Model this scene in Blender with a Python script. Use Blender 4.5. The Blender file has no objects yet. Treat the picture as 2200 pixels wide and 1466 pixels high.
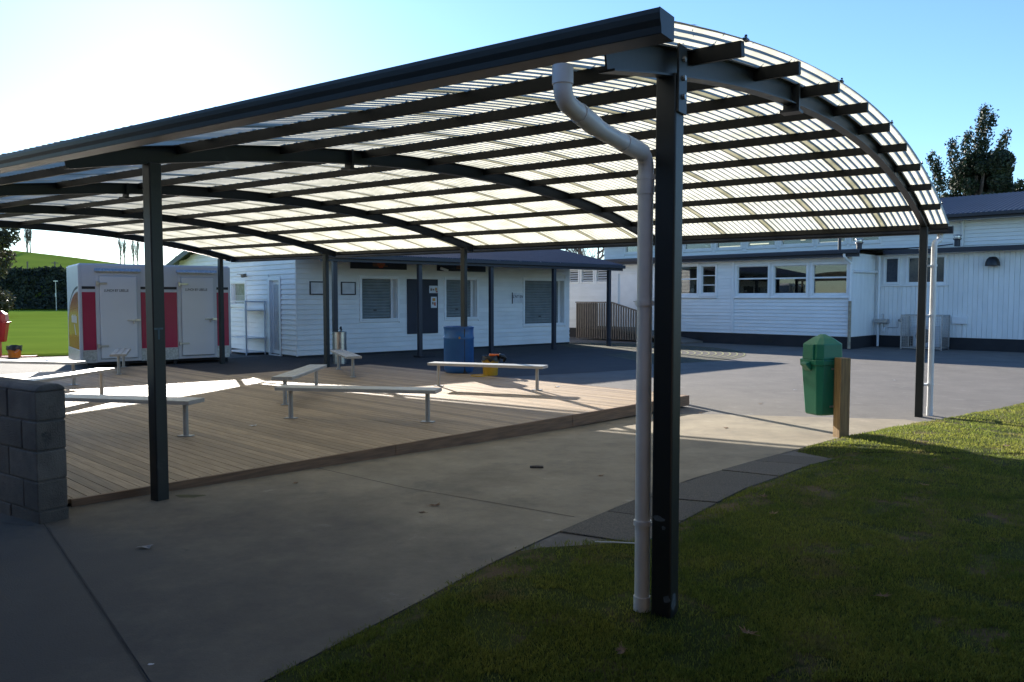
import bpy, bmesh, math, random
import numpy as np
from math import sin, cos, pi, radians, sqrt, asin, atan2
from mathutils import Vector, Matrix, Quaternion

random.seed(7); rng = np.random.default_rng(7)
S = bpy.context.scene
COL = S.collection

# ------------------------------------------------------------------ camera, sky, sun, exposure
cam = bpy.data.cameras.new('camera'); co = bpy.data.objects.new('camera', cam); COL.objects.link(co)
cam.sensor_fit = 'HORIZONTAL'; cam.sensor_width = 36; cam.lens = 1694.1 / 2200 * 36
cam.clip_start = .05; cam.clip_end = 2500
co.location = (0, 0, 1.6); co.rotation_euler = (pi / 2 - .05474, 0, 0)
S.camera = co
SUN_AZ, SUN_EL = radians(-22.8), radians(19.1)
w = bpy.data.worlds.new('World'); S.world = w; w.use_nodes = True
nt = w.node_tree; bg = nt.nodes['Background']
sky = nt.nodes.new('ShaderNodeTexSky'); sky.sky_type = 'NISHITA'; sky.sun_disc = False
sky.sun_elevation = SUN_EL; sky.sun_rotation = SUN_AZ; sky.air_density = 1.0; sky.dust_density = .12; sky.ozone_density = 2.5
tint = nt.nodes.new('ShaderNodeMixRGB'); tint.blend_type = 'MULTIPLY'; tint.inputs[0].default_value = 1; tint.inputs[2].default_value = (.80, .98, 1.2, 1)   # camera white balance
nt.links.new(sky.outputs[0], tint.inputs[1]); nt.links.new(tint.outputs[0], bg.inputs[0]); bg.inputs[1].default_value = .08
sl = bpy.data.lights.new('sun', 'SUN'); so = bpy.data.objects.new('sun', sl); COL.objects.link(so)
sl.energy = 4.8; sl.angle = radians(.5); sl.color = (1, .93, .82)
so.rotation_euler = Vector((sin(SUN_AZ) * cos(SUN_EL), cos(SUN_AZ) * cos(SUN_EL), sin(SUN_EL))).to_track_quat('Z', 'Y').to_euler()
so.location = (-20, 40, 30)
S.view_settings.view_transform = 'Standard'; S.view_settings.look = 'None'
S.view_settings.exposure = 1.45; S.view_settings.gamma = 1; S.view_settings.use_curve_mapping = False
S.render.engine = 'CYCLES'
S.cycles.max_bounces = 8; S.cycles.transparent_max_bounces = 12

# ------------------------------------------------------------------ helpers
def tag(o, label=None, cat=None, group=None, kind=None):
    if label: o['label'] = label
    if cat: o['category'] = cat
    if group: o['group'] = group
    if kind: o['kind'] = kind
    return o

def thing(name, label, cat, loc=(0, 0, 0), rz=0, group=None):
    o = bpy.data.objects.new(name, None); COL.objects.link(o)
    o.empty_display_size = .2; o.location = loc; o.rotation_euler = (0, 0, rz)
    return tag(o, label, cat, group)

class MB:
    def __init__(s): s.v = []; s.f = []
    def add(s, vs, fs):
        n = len(s.v); s.v += [tuple(v) for v in vs]; s.f += [tuple(i + n for i in f) for f in fs]; return s
    def box(s, x0, x1, y0, y1, z0, z1):
        return s.add([(x0, y0, z0), (x1, y0, z0), (x1, y1, z0), (x0, y1, z0), (x0, y0, z1), (x1, y0, z1), (x1, y1, z1), (x0, y1, z1)],
                     [(0, 3, 2, 1), (4, 5, 6, 7), (0, 1, 5, 4), (1, 2, 6, 5), (2, 3, 7, 6), (3, 0, 4, 7)])
    def prism(s, poly, fn, a0, a1):
        """poly: list of 2-D points; fn(a, p) -> 3-D; extruded from a0 to a1"""
        n = len(poly)
        vs = [fn(a0, p) for p in poly] + [fn(a1, p) for p in poly]
        fs = [tuple(range(n))[::-1], tuple(range(n, 2 * n))] + [(i, (i + 1) % n, n + (i + 1) % n, n + i) for i in range(n)]
        return s.add(vs, fs)
    def tube(s, path, r, n=10, cap=True):
        path = [Vector(p) for p in path]; m = len(path)
        rs = r if isinstance(r, (list, tuple)) else [r] * m
        up = Vector((0, 0, 1)); rings = []; ref = None
        for i, p in enumerate(path):
            d = (path[min(i + 1, m - 1)] - path[max(i - 1, 0)]).normalized()
            if ref is None:
                ref = up.cross(d)
                if ref.length < .05: ref = Vector((1, 0, 0)).cross(d)
                ref.normalize()
            ref = (ref - d * ref.dot(d)).normalized(); b = d.cross(ref)
            rings.append([p + (ref * cos(2 * pi * k / n) + b * sin(2 * pi * k / n)) * rs[i] for k in range(n)])
        vs = [v for ring in rings for v in ring]
        fs = [(i * n + k, i * n + (k + 1) % n, (i + 1) * n + (k + 1) % n, (i + 1) * n + k) for i in range(m - 1) for k in range(n)]
        if cap: fs += [tuple(range(n))[::-1], tuple(range((m - 1) * n, m * n))]
        return s.add(vs, fs)
    def lathe(s, prof, n=24, c=(0, 0, 0)):
        vs = [(c[0] + r * cos(2 * pi * k / n), c[1] + r * sin(2 * pi * k / n), c[2] + z) for r, z in prof for k in range(n)]
        m = len(prof)
        fs = [(i * n + k, i * n + (k + 1) % n, (i + 1) * n + (k + 1) % n, (i + 1) * n + k) for i in range(m - 1) for k in range(n)]
        return s.add(vs, fs)
    def bar(s, p0, p1, w, h):
        """rectangular bar from p0 to p1, width w (sideways), height h (up)"""
        p0, p1 = Vector(p0), Vector(p1); d = (p1 - p0).normalized()
        a = d.cross(Vector((0, 0, 1)))
        if a.length < .01: a = Vector((1, 0, 0))
        a.normalize(); b = a.cross(d)
        vs = [p + a * (sx * w / 2) + b * (sz * h / 2) for p in (p0, p1) for sx, sz in ((-1, -1), (1, -1), (1, 1), (-1, 1))]
        return s.add(vs, [(3, 2, 1, 0), (4, 5, 6, 7), (0, 1, 5, 4), (1, 2, 6, 5), (2, 3, 7, 6), (3, 0, 4, 7)])
    def mesh(s, name, smooth=False):
        me = bpy.data.meshes.new(name); me.from_pydata(s.v, [], s.f); me.update()
        if smooth:
            me.polygons.foreach_set('use_smooth', [True] * len(me.polygons))
            me.update()
        return me

def link(name, me, m, parent=None, loc=None, bev=0, smooth_angle=None):
    o = bpy.data.objects.new(name, me); COL.objects.link(o)
    if m and not me.materials: me.materials.append(m)
    if parent: o.parent = parent
    if loc is not None: o.location = loc
    if bev:
        b = o.modifiers.new('bevel', 'BEVEL'); b.width = bev; b.segments = 2; b.limit_method = 'ANGLE'; b.angle_limit = radians(40)
    return o

def part(name, mb, m, parent=None, bev=0, smooth=False, label=None, kind=None):
    me = mb.mesh(name)
    if smooth: autosmooth(me)
    o = link(name, me, m, parent, bev=bev)
    if label: o['label'] = label
    if kind: o['kind'] = kind
    return o

def autosmooth(me, ang=40):
    bm = bmesh.new(); bm.from_mesh(me)
    bmesh.ops.recalc_face_normals(bm, faces=bm.faces)
    for f in bm.faces: f.smooth = True
    for e in bm.edges:
        if len(e.link_faces) == 2 and e.calc_face_angle(0) > radians(ang): e.smooth = False
    bm.to_mesh(me); bm.free()

def copy_tree(o, parent=None):
    c = o.copy(); COL.objects.link(c)
    if parent: c.parent = parent
    for ch in list(o.children): copy_tree(ch, c)
    return c

def npmesh(name, verts, faces, m, k):
    """fast mesh from arrays: faces (n,k)"""
    me = bpy.data.meshes.new(name)
    verts = np.asarray(verts, np.float32); faces = np.asarray(faces, np.int32)
    me.vertices.add(len(verts)); me.vertices.foreach_set('co', verts.ravel())
    me.loops.add(faces.size); me.loops.foreach_set('vertex_index', faces.ravel())
    me.polygons.add(len(faces)); me.polygons.foreach_set('loop_start', np.arange(0, faces.size, k, dtype=np.int32))
    me.update(calc_edges=True); me.materials.append(m)
    return me

# ------------------------------------------------------------------ materials
def pm(name, col, rough=.6, col2=None, scale=4., detail=6, bump=0., bscale=60., metal=0., spec=.5, stretch=(1, 1, 1), rand=0., lo=.35, hi=.65, trans=0., spots=None, coat=0., island=0., nr=.55, diffuse=False):
    m = bpy.data.materials.new(name); m.use_nodes = True
    N, L = m.node_tree.nodes, m.node_tree.links
    p = N['Principled BSDF']; p.inputs['Roughness'].default_value = rough; p.inputs['Metallic'].default_value = metal
    p.inputs['Specular IOR Level'].default_value = spec; p.inputs['Coat Weight'].default_value = coat
    tc = N.new('ShaderNodeTexCoord'); mp = N.new('ShaderNodeMapping'); mp.inputs['Scale'].default_value = stretch
    L.new(tc.outputs['Object'], mp.inputs[0]); vec = mp.outputs[0]
    oi = N.new('ShaderNodeObjectInfo')
    if rand:
        mul = N.new('ShaderNodeMath'); mul.operation = 'MULTIPLY'; mul.inputs[1].default_value = 57.3
        L.new(oi.outputs['Random'], mul.inputs[0])
        va = N.new('ShaderNodeVectorMath'); va.operation = 'ADD'; L.new(vec, va.inputs[0]); L.new(mul.outputs[0], va.inputs[1]); vec = va.outputs[0]
    c2 = col2 or tuple(c * .8 for c in col)
    n = N.new('ShaderNodeTexNoise'); n.inputs['Scale'].default_value = scale; n.inputs['Detail'].default_value = detail; n.inputs['Roughness'].default_value = nr; L.new(vec, n.inputs['Vector'])
    r = N.new('ShaderNodeValToRGB'); r.color_ramp.elements[0].position = lo; r.color_ramp.elements[1].position = hi
    r.color_ramp.elements[0].color = (*c2, 1); r.color_ramp.elements[1].color = (*col, 1); L.new(n.outputs['Fac'], r.inputs[0])
    out = r.outputs[0]
    if rand or island:
        hs = N.new('ShaderNodeHueSaturation'); L.new(out, hs.inputs['Color'])
        mr = N.new('ShaderNodeMapRange'); a = rand or island; mr.inputs['To Min'].default_value = 1 - a; mr.inputs['To Max'].default_value = 1 + a
        if island:
            g = N.new('ShaderNodeNewGeometry'); L.new(g.outputs['Random Per Island'], mr.inputs[0])
        else: L.new(oi.outputs['Random'], mr.inputs[0])
        L.new(mr.outputs[0], hs.inputs['Value']); out = hs.outputs[0]
    for spot in ([spots] if spots and not isinstance(spots, list) else spots or []):   # (colour, scale, threshold): blotches of dirt / wear with their own shape
        n2 = N.new('ShaderNodeTexNoise'); n2.inputs['Scale'].default_value = spot[1]; n2.inputs['Detail'].default_value = 8; n2.inputs['Roughness'].default_value = .7
        L.new(vec, n2.inputs['Vector'])
        r2 = N.new('ShaderNodeValToRGB'); r2.color_ramp.elements[0].position = spot[2]; r2.color_ramp.elements[1].position = spot[2] + (spot[3] if len(spot) > 3 else .08)
        L.new(n2.outputs['Fac'], r2.inputs[0])
        mx = N.new('ShaderNodeMixRGB'); L.new(r2.outputs[0], mx.inputs[0]); L.new(out, mx.inputs[1]); mx.inputs[2].default_value = (*spot[0], 1); out = mx.outputs[0]
    L.new(out, p.inputs['Base Color'])
    if bump:
        n3 = N.new('ShaderNodeTexNoise'); n3.inputs['Scale'].default_value = bscale; n3.inputs['Detail'].default_value = 4; L.new(vec, n3.inputs['Vector'])
        b = N.new('ShaderNodeBump'); b.inputs['Strength'].default_value = bump; b.inputs['Distance'].default_value = .01
        L.new(n3.outputs['Fac'], b.inputs['Height']); L.new(b.outputs[0], p.inputs['Normal'])
    if diffuse:
        df = N.new('ShaderNodeBsdfDiffuse'); L.new(out, df.inputs[0]); df.inputs['Roughness'].default_value = .6
        if bump: L.new(b.outputs[0], df.inputs['Normal'])
        L.new(df.outputs[0], N['Material Output'].inputs[0])
    if trans:
        t = N.new('ShaderNodeBsdfTranslucent'); L.new(out, t.inputs[0]); mix = N.new('ShaderNodeMixShader'); mix.inputs[0].default_value = trans
        L.new(p.outputs[0], mix.inputs[1]); L.new(t.outputs[0], mix.inputs[2]); L.new(mix.outputs[0], N['Material Output'].inputs[0])
    return m

def glass_mat():
    m = bpy.data.materials.new('window_glass'); m.use_nodes = True
    N, L = m.node_tree.nodes, m.node_tree.links
    for n in list(N):
        if n.type == 'BSDF_PRINCIPLED': N.remove(n)
    t = N.new('ShaderNodeBsdfTransparent'); t.inputs[0].default_value = (.75, .8, .78, 1)
    g = N.new('ShaderNodeBsdfGlossy'); g.inputs['Roughness'].default_value = .015
    f = N.new('ShaderNodeFresnel'); f.inputs[0].default_value = 1.6
    ad = N.new('ShaderNodeMath'); ad.operation = 'MULTIPLY_ADD'; ad.inputs[1].default_value = 1.6; ad.inputs[2].default_value = .03; L.new(f.outputs[0], ad.inputs[0])
    mx = N.new('ShaderNodeMixShader'); L.new(ad.outputs[0], mx.inputs[0]); L.new(t.outputs[0], mx.inputs[1]); L.new(g.outputs[0], mx.inputs[2])
    L.new(mx.outputs[0], N['Material Output'].inputs[0]); return m

def emit_mat(name, col, st):
    m = bpy.data.materials.new(name); m.use_nodes = True
    p = m.node_tree.nodes['Principled BSDF']; p.inputs['Base Color'].default_value = (*col, 1)
    p.inputs['Emission Color'].default_value = (*col, 1); p.inputs['Emission Strength'].default_value = st; return m

def poly_mat():
    m = bpy.data.materials.new('opal_sheet'); m.use_nodes = True
    N, L = m.node_tree.nodes, m.node_tree.links
    p = N['Principled BSDF']; p.inputs['Base Color'].default_value = (.62, .60, .52, 1); p.inputs['Roughness'].default_value = .35
    tc = N.new('ShaderNodeTexCoord'); n = N.new('ShaderNodeTexNoise'); n.inputs['Scale'].default_value = 3.; n.inputs['Detail'].default_value = 8; L.new(tc.outputs['Object'], n.inputs['Vector'])
    r = N.new('ShaderNodeValToRGB'); r.color_ramp.elements[0].position = .3; r.color_ramp.elements[1].position = .6
    r.color_ramp.elements[0].color = (.35, .345, .275, 1); r.color_ramp.elements[1].color = (.50, .485, .40, 1); L.new(n.outputs['Fac'], r.inputs[0])
    t = N.new('ShaderNodeBsdfTranslucent'); L.new(r.outputs[0], t.inputs[0])
    mx = N.new('ShaderNodeMixShader'); mx.inputs[0].default_value = .93
    L.new(p.outputs[0], mx.inputs[1]); L.new(t.outputs[0], mx.inputs[2]); L.new(mx.outputs[0], N['Material Output'].inputs[0]); return m

DARK = pm('dark_green_steel_paint', (.017, .021, .022), .42, (.012, .015, .016), scale=3, bump=.05, bscale=40, spots=[((.035, .042, .045), 4, .62, .1), ((.10, .11, .11), 14, .71, .04)])
DARKP = pm('dark_steel_purlin', (.009, .010, .009), .5, (.006, .007, .006), scale=5, spec=.3)
NAVY = pm('navy_fascia_paint', (.017, .019, .030), .45, (.017, .02, .034), scale=2)
PVC = pm('white_pvc', (.76, .76, .75), .35, (.68, .67, .65), scale=6, spots=((.2, .17, .13), 14, .73))
OPAL = poly_mat()
ALU = pm('bench_aluminium', (.46, .46, .45), .42, (.38, .38, .37), scale=6, metal=.35, stretch=(1, 6, 6))
ALUL = pm('bench_leg_aluminium', (.40, .40, .39), .42, (.34, .34, .33), scale=6, metal=.4)
STEEL = pm('stainless_steel', (.55, .55, .55), .28, (.45, .45, .45), scale=8, metal=1.)
GALV = pm('galvanised_steel', (.45, .46, .47), .4, (.36, .37, .38), scale=12, metal=.85)
CHECK = pm('checker_plate', (.62, .62, .62), .38, (.40, .40, .40), scale=26, metal=.85, bump=.4, bscale=55)
DECK = pm('deck_timber', (.42, .30, .18), .62, (.22, .15, .088), scale=6, detail=12, nr=.66, stretch=(9, .5, 1), rand=.27, bump=.35, bscale=50, lo=.3, hi=.7, spots=[((.11, .078, .054), 2.4, .62, .14), ((.09, .055, .033), 9, .70, .05)])
FASC = pm('deck_fascia_timber', (.27, .155, .085), .65, (.15, .088, .05), scale=5, detail=8, stretch=(.6, 9, 9), bump=.3, bscale=40, spots=((.05, .033, .025), 5, .70))
TIMB = pm('treated_timber_post', (.36, .225, .09), .7, (.22, .135, .055), scale=5, stretch=(9, 9, .6), bump=.3, bscale=40, spots=((.07, .06, .05), 6, .68))
GREYT = pm('weathered_timber', (.20, .165, .13), .75, (.13, .105, .085), scale=5, stretch=(6, 6, 1))
WHITE = pm('white_weatherboard_paint', (.86, .86, .84), .5, (.79, .79, .765), scale=1.5, rand=.03, spots=((.5, .48, .43), 2.6, .74))
CREAM = pm('canteen_weatherboard_paint', (.84, .83, .80), .5, (.76, .75, .72), scale=1.5, rand=.035, spots=((.42, .40, .36), 3.0, .72))
TRIM = pm('white_trim_paint', (.86, .86, .85), .4, (.80, .80, .79), scale=3)
PLINTH = pm('dark_plinth', (.022, .021, .024), .7, (.014, .014, .017), scale=3)
ROOFB = pm('blue_grey_roof', (.030, .042, .070), .6, (.024, .034, .058), spec=.3, scale=2, spots=((.08, .085, .10), 2, .68))
ROOFD = pm('dark_lean_to_roof', (.03, .032, .04), .5, (.022, .024, .03), scale=2)
SHUT = pm('grey_shutter', (.20, .22, .22), .5, (.16, .18, .18), scale=4)
BOARDN = pm('navy_board', (.012, .014, .03), .55, (.009, .011, .024), scale=4)
PAPER = pm('white_paper', (.75, .75, .76), .6)
BLACK = pm('black_plastic', (.012, .012, .013), .35)
INK = pm('black_ink', (.03, .03, .035), .6)
TRAILW = pm('trailer_white', (.62, .64, .68), .32, (.58, .60, .64), scale=1.2, spots=((.40, .41, .42), 3, .72))
TRAILD = pm('trailer_door_white', (.74, .76, .80), .28, (.70, .72, .76), scale=1.2)
CRIMSON = pm('crimson_vinyl', (.42, .012, .075), .3, (.36, .01, .06), scale=1)
GLASS = glass_mat()
ROOM = pm('dark_room', (.06, .055, .05), .9)
BLINDM = pm('pale_blind', (.35, .37, .40), .8)
BLUED = pm('blue_drum_plastic', (.028, .135, .38), .32, (.022, .11, .32), scale=3, trans=.12)
YELL = pm('yellow_bucket_plastic', (.62, .36, .02), .4, (.55, .31, .02), scale=4, trans=.2)
ORNG = pm('orange_plastic', (.75, .22, .015), .4, (.65, .18, .012), scale=4, trans=.3)
REDP = pm('red_bin_plastic', (.45, .015, .012), .4, (.38, .012, .01), scale=3, trans=.15)
GRNP = pm('green_bin_plastic', (.014, .185, .10), .42, (.011, .155, .085), scale=4, spots=((.03, .13, .08), 8, .7))
CONC = pm('concrete_path', (.315, .265, .19), .85, (.18, .15, .108), scale=1.3, detail=15, nr=.72, bump=.3, bscale=120, lo=.34, hi=.66, spec=.35, spots=[((.14, .124, .10), 1.1, .56, .16), ((.40, .36, .30), 2.6, .63, .12), ((.10, .09, .075), 7, .66, .08), ((.06, .05, .045), 30, .72, .03), ((.42, .40, .36), 45, .73, .03)])
def grime_and_shade(m, col, x0, y0, k):
    # wall-foot stains plus near-left shade painted into the concrete colour, with ragged edges
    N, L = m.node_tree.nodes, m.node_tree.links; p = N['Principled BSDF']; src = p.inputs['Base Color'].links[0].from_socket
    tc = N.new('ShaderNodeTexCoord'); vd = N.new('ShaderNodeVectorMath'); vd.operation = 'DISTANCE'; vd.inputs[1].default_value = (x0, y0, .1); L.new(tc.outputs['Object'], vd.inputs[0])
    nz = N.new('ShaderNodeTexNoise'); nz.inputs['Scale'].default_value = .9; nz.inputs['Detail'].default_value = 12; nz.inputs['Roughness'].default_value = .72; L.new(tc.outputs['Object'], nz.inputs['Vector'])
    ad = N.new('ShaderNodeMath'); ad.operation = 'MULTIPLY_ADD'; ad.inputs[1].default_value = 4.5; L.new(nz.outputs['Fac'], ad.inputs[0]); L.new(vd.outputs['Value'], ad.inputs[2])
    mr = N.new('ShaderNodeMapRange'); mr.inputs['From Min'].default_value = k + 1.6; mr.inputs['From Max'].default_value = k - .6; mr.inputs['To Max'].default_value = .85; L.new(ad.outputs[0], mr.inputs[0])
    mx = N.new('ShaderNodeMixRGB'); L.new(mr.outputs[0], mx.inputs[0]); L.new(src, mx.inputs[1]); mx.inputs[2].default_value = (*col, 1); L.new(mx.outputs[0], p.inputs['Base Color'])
grime_and_shade(CONC, (.072, .066, .062), -2.9, 3.4, 4.2)
ASPH = pm('asphalt', (.152, .137, .121), .88, (.106, .096, .086), scale=1.2, detail=14, nr=.7, bump=.6, bscale=160, lo=.34, hi=.66, spots=[((.22, .205, .19), 3.5, .58, .15), ((.075, .069, .063), .7, .56, .2), ((.09, .08, .072), 6, .64, .1), ((.36, .35, .34), 55, .70, .04), ((.05, .045, .04), 38, .71, .03)])
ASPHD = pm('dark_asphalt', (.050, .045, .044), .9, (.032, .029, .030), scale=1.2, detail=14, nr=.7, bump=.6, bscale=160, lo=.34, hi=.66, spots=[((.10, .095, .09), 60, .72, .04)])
PAVER = pm('exposed_aggregate', (.135, .115, .092), .88, (.06, .053, .044), scale=90, detail=3, bump=.7, bscale=120, rand=.14)
LAWN = pm('lawn_soil', (.055, .066, .018), .95, (.03, .04, .012), spec=.05, scale=3, detail=10, bump=.6, bscale=40, spots=[((.115, .082, .05), 2.4, .52, .1), ((.16, .125, .085), 30, .68, .05)])
BLADE = pm('grass_blade', (.22, .225, .045), .5, (.10, .14, .026), scale=1.6, detail=10, nr=.7, island=.35, trans=.74, spec=.35, spots=[((.19, .155, .07), 1.3, .57, .1), ((.05, .085, .016), 2.2, .6, .1)])
FIELD = pm('field_grass', (.26, .34, .045), .9, (.19, .27, .035), diffuse=True, spec=.02, scale=.25, detail=12, bump=.7, bscale=14, lo=.3, hi=.7)
HILLM = pm('hill_pasture', (.25, .31, .05), .95, (.18, .24, .04), diffuse=True, scale=.06, detail=12, bump=.5, bscale=2, spots=((.10, .13, .035), .035, .62))
BLOCK = pm('concrete_block', (.175, .158, .135), .9, (.115, .105, .092), scale=6, detail=10, bump=.7, bscale=110, rand=.14, spots=((.06, .062, .058), 4, .62))
MORTAR = pm('mortar_cap', (.16, .152, .142), .9, (.10, .096, .09), scale=9, bump=.6, bscale=60)
LEAFD = pm('dark_conifer_leaf', (.022, .040, .018), .6, (.012, .024, .011), scale=.6, island=.5, trans=.2)
LEAFB = pm('olive_brown_leaf', (.060, .055, .032), .6, (.03, .036, .02), scale=.5, island=.5, trans=.25)
LEAFS = pm('bank_scrub_leaf', (.030, .040, .020), .7, (.014, .022, .012), scale=.2, island=.5, trans=.2)
BARK = pm('bark', (.15, .13, .115), .9, (.06, .05, .042), scale=6, stretch=(4, 4, 1))
DRYLEAF = pm('dry_leaf', (.34, .21, .12), .7, (.22, .13, .08), scale=20, trans=.35, rand=.3)
DEBRIS = pm('roof_debris', (.05, .045, .03), .8)
YLINE = pm('yellow_line_paint', (.27, .27, .09), .8, (.10, .10, .055), scale=8, detail=8)
MOSS = pm('moss', (.085, .085, .03), .95, (.05, .05, .03), scale=30)

# ------------------------------------------------------------------ ground levels
def gz(y):
    t = min(max((y - 4) / 7, 0), 1); return .13 * (1 - t * t * (3 - 2 * t))
def interp(x, pts):
    if x <= pts[0][0]:
        (a, b), (c, d) = pts[0], pts[1]
    elif x >= pts[-1][0]:
        (a, b), (c, d) = pts[-2], pts[-1]
    else:
        for (a, b), (c, d) in zip(pts, pts[1:]):
            if a <= x <= c: break
    return b + (d - b) * (x - a) / (c - a)
YS = [i * .25 for i in range(-8, 56)] + [14 + i for i in range(0, 12)] + [30, 36, 44, 60]
PATH = [(-.91, 3.0), (-.45, 3.73), (-.13, 4.27), (.29, 4.89), (.65, 5.39), (.92, 5.76), (1.43, 6.41), (1.83, 6.85), (2.25, 7.3), (2.64, 7.69), (3.55, 8.64), (4.39, 9.35), (7.74, 11.85), (12.5, 15.4)]
pathx = lambda y: interp(y, [(b, a) for a, b in PATH])
GRASSE = [(.29, 4.91), (.75, 4.67)]
def sheet(name, m, ys, xl, xr, off, label=None, nx=1, kind='structure', zf=None):
    mb = MB()
    rows = []
    for y in ys:
        a, b = xl(y), xr(y); row = []
        for k in range(nx + 1):
            x = a + (b - a) * k / nx
            row.append((x, y, (zf(x, y) if zf else gz(y)) + off))
        rows.append(row)
    vs = [p for r in rows for p in r]; n = nx + 1
    fs = [(i * n + k, i * n + k + 1, (i + 1) * n + k + 1, (i + 1) * n + k) for i in range(len(ys) - 1) for k in range(nx)]
    mb.add(vs, fs); o = part(name, mb, m); o['kind'] = kind
    return o
mb = MB(); mb.add([(-900, -900, -.25), (900, -900, -.25), (900, 1500, -.25), (-900, 1500, -.25)], [(0, 1, 2, 3)])
o = part('ground', mb, FIELD); o['kind'] = 'structure'
sheet('asphalt_yard', ASPH, YS, lambda y: -60 if y < 20.5 else -14 + (y - 20.5) * 1.6 if y < 24 else -9, lambda y: 60, 0)
# sports field beyond the yard, on the left
mb = MB()
fe = [(-60, 15.5), (-16, 20.4), (-13.9, 21.35), (-12.5, 22.23), (-8, 25.5), (-6, 34)]
vs = []; fs = []
for i, (x, y) in enumerate(fe):
    for k in range(9):
        t = (k / 8) ** 2; vs.append((x + t * (x * 3.2 - x * .3), y + (112 - y) * t, .045 + .01 * sin(k * 3 + i)))
for i in range(len(fe) - 1):
    for k in range(8): fs.append((i * 9 + k, (i + 1) * 9 + k, (i + 1) * 9 + k + 1, i * 9 + k + 1))
vs2 = len(vs)
for i, (x, y) in enumerate(fe): vs.append((x + .05, y - .05, -.01))
for i in range(len(fe) - 1): fs.append((i * 9, vs2 + i, vs2 + i + 1, (i + 1) * 9))
mb.add(vs, fs); o = part('sports_field', mb, FIELD); o['kind'] = 'structure'
# near asphalt apron in front of the block wall, then the concrete path
asl = lambda y: -3.08 + (5.1 - y) * .781
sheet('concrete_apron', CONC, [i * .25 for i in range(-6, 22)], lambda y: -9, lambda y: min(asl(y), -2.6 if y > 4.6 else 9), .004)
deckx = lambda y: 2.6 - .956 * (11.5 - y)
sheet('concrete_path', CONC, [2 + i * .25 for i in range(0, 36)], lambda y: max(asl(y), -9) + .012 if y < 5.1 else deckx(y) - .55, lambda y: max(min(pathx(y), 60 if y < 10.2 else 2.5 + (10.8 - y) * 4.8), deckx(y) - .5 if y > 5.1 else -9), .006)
# darker new asphalt under the painted rings
mb = MB(); cx, cy = 2.2, 23.5
vs = [(cx, cy, .004)] + [(cx + (4.62 + .04 * sin(5 * a)) * cos(a), cy + (4.62 + .05 * sin(3 * a)) * sin(a), .004) for a in [2 * pi * k / 72 for k in range(72)]]
mb.add(vs, [(0, 1 + k, 1 + (k + 1) % 72) for k in range(72)]); o = part('dark_asphalt_disc', mb, ASPHD); o['kind'] = 'structure'
# darker asphalt colour behind the deck and along the verandah
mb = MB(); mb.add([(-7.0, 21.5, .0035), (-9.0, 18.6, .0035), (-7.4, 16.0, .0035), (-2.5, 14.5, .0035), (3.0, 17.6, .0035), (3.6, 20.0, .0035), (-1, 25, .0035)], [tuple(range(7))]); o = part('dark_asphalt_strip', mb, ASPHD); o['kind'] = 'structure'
t = thing('painted_labyrinth', 'faded yellow concentric rings painted on dark asphalt beside the hall', 'ground marking', (cx, cy, 0))
for i in range(17):
    r = 4.56 - i * .196; mb = MB(); a0, a1 = radians(-75), radians(100); n = 48; vs = []; fs = []
    for k in range(n + 1):
        a = a0 + (a1 - a0) * k / n
        for rr in (r - .022, r + .022): vs.append((rr * cos(a), rr * sin(a), .008))
    fs = [(2 * k, 2 * k + 1, 2 * k + 3, 2 * k + 2) for k in range(n)]
    mb.add(vs, fs); part('ring', mb, YLINE, t)

def groove(name, pts, w_, m, off):
    mb = MB()
    for (x0, y0), (x1, y1) in zip(pts, pts[1:]):
        n_ = 8; d = Vector((x1 - x0, y1 - y0)).normalized(); nx_, ny_ = -d.y * w_ / 2, d.x * w_ / 2
        for k in range(n_):
            a, b = k / n_, (k + 1) / n_; q = []
            for t_, sg in ((a, 1), (a, -1), (b, -1), (b, 1)):
                x, y = x0 + (x1 - x0) * t_, y0 + (y1 - y0) * t_; q.append((x + nx_ * sg, y + ny_ * sg, gz(y) + off))
            mb.add(q, [(0, 1, 2, 3)])
    o = part(name, mb, m); o['kind'] = 'structure'; return o
GROOVE = pm('joint_dirt', (.075, .064, .05), .95, (.045, .038, .03), scale=20)
groove('concrete_joint', [(-1.95, 7.15), (-.84, 6.13), (.42, 5.24)], .009, GROOVE, .0078)
groove('apron_joint', [(-3.07, 5.09), (-1.44, 3.0), (-1.0, 2.4)], .006, GROOVE, .0088)
mb = MB(); mb.add([(-2.42 + .10 * cos(a) * (1 + .3 * sin(3 * a)), 5.84 + .06 * sin(a) * (1 + .3 * cos(2 * a)), gz(5.9) + .009) for a in [2 * pi * k / 20 for k in range(20)]], [tuple(range(20))]); o = part('moss_patch', mb, MOSS); o['kind'] = 'structure'

# ------------------------------------------------------------------ pavers along the path
t = thing('paver_strip', 'row of square exposed aggregate pavers between concrete path and lawn', 'pavers', (1.2, 5.6, 0))
pin = [(.29, 4.89), (.65, 5.39), (.97, 5.83), (1.36, 6.31), (1.83, 6.85), (2.25, 7.3), (2.6, 7.66)]
pout = [(.78, 4.62), (1.13, 5.13), (1.49, 5.63), (1.85, 6.12), (2.26, 6.57), (2.71, 7.09), (3.07, 7.4)]
for i in range(6):
    q = [pin[i], pout[i], pout[i + 1], pin[i + 1]]; c = (sum(p[0] for p in q) / 4, sum(p[1] for p in q) / 4)
    q = [(c[0] + (p[0] - c[0]) * .972, c[1] + (p[1] - c[1]) * .972) for p in q]; dz = .012 + random.uniform(-.004, .004)
    mb = MB(); mb.add([(x - 1.2, y - 5.6, gz(y) - .03) for x, y in q] + [(x - 1.2, y - 5.6, gz(y) + dz) for x, y in q], [(4, 5, 6, 7), (0, 1, 5, 4), (1, 2, 6, 5), (2, 3, 7, 6), (3, 0, 4, 7)])
    part('paver', mb, PAVER, t, bev=.004)

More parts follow.
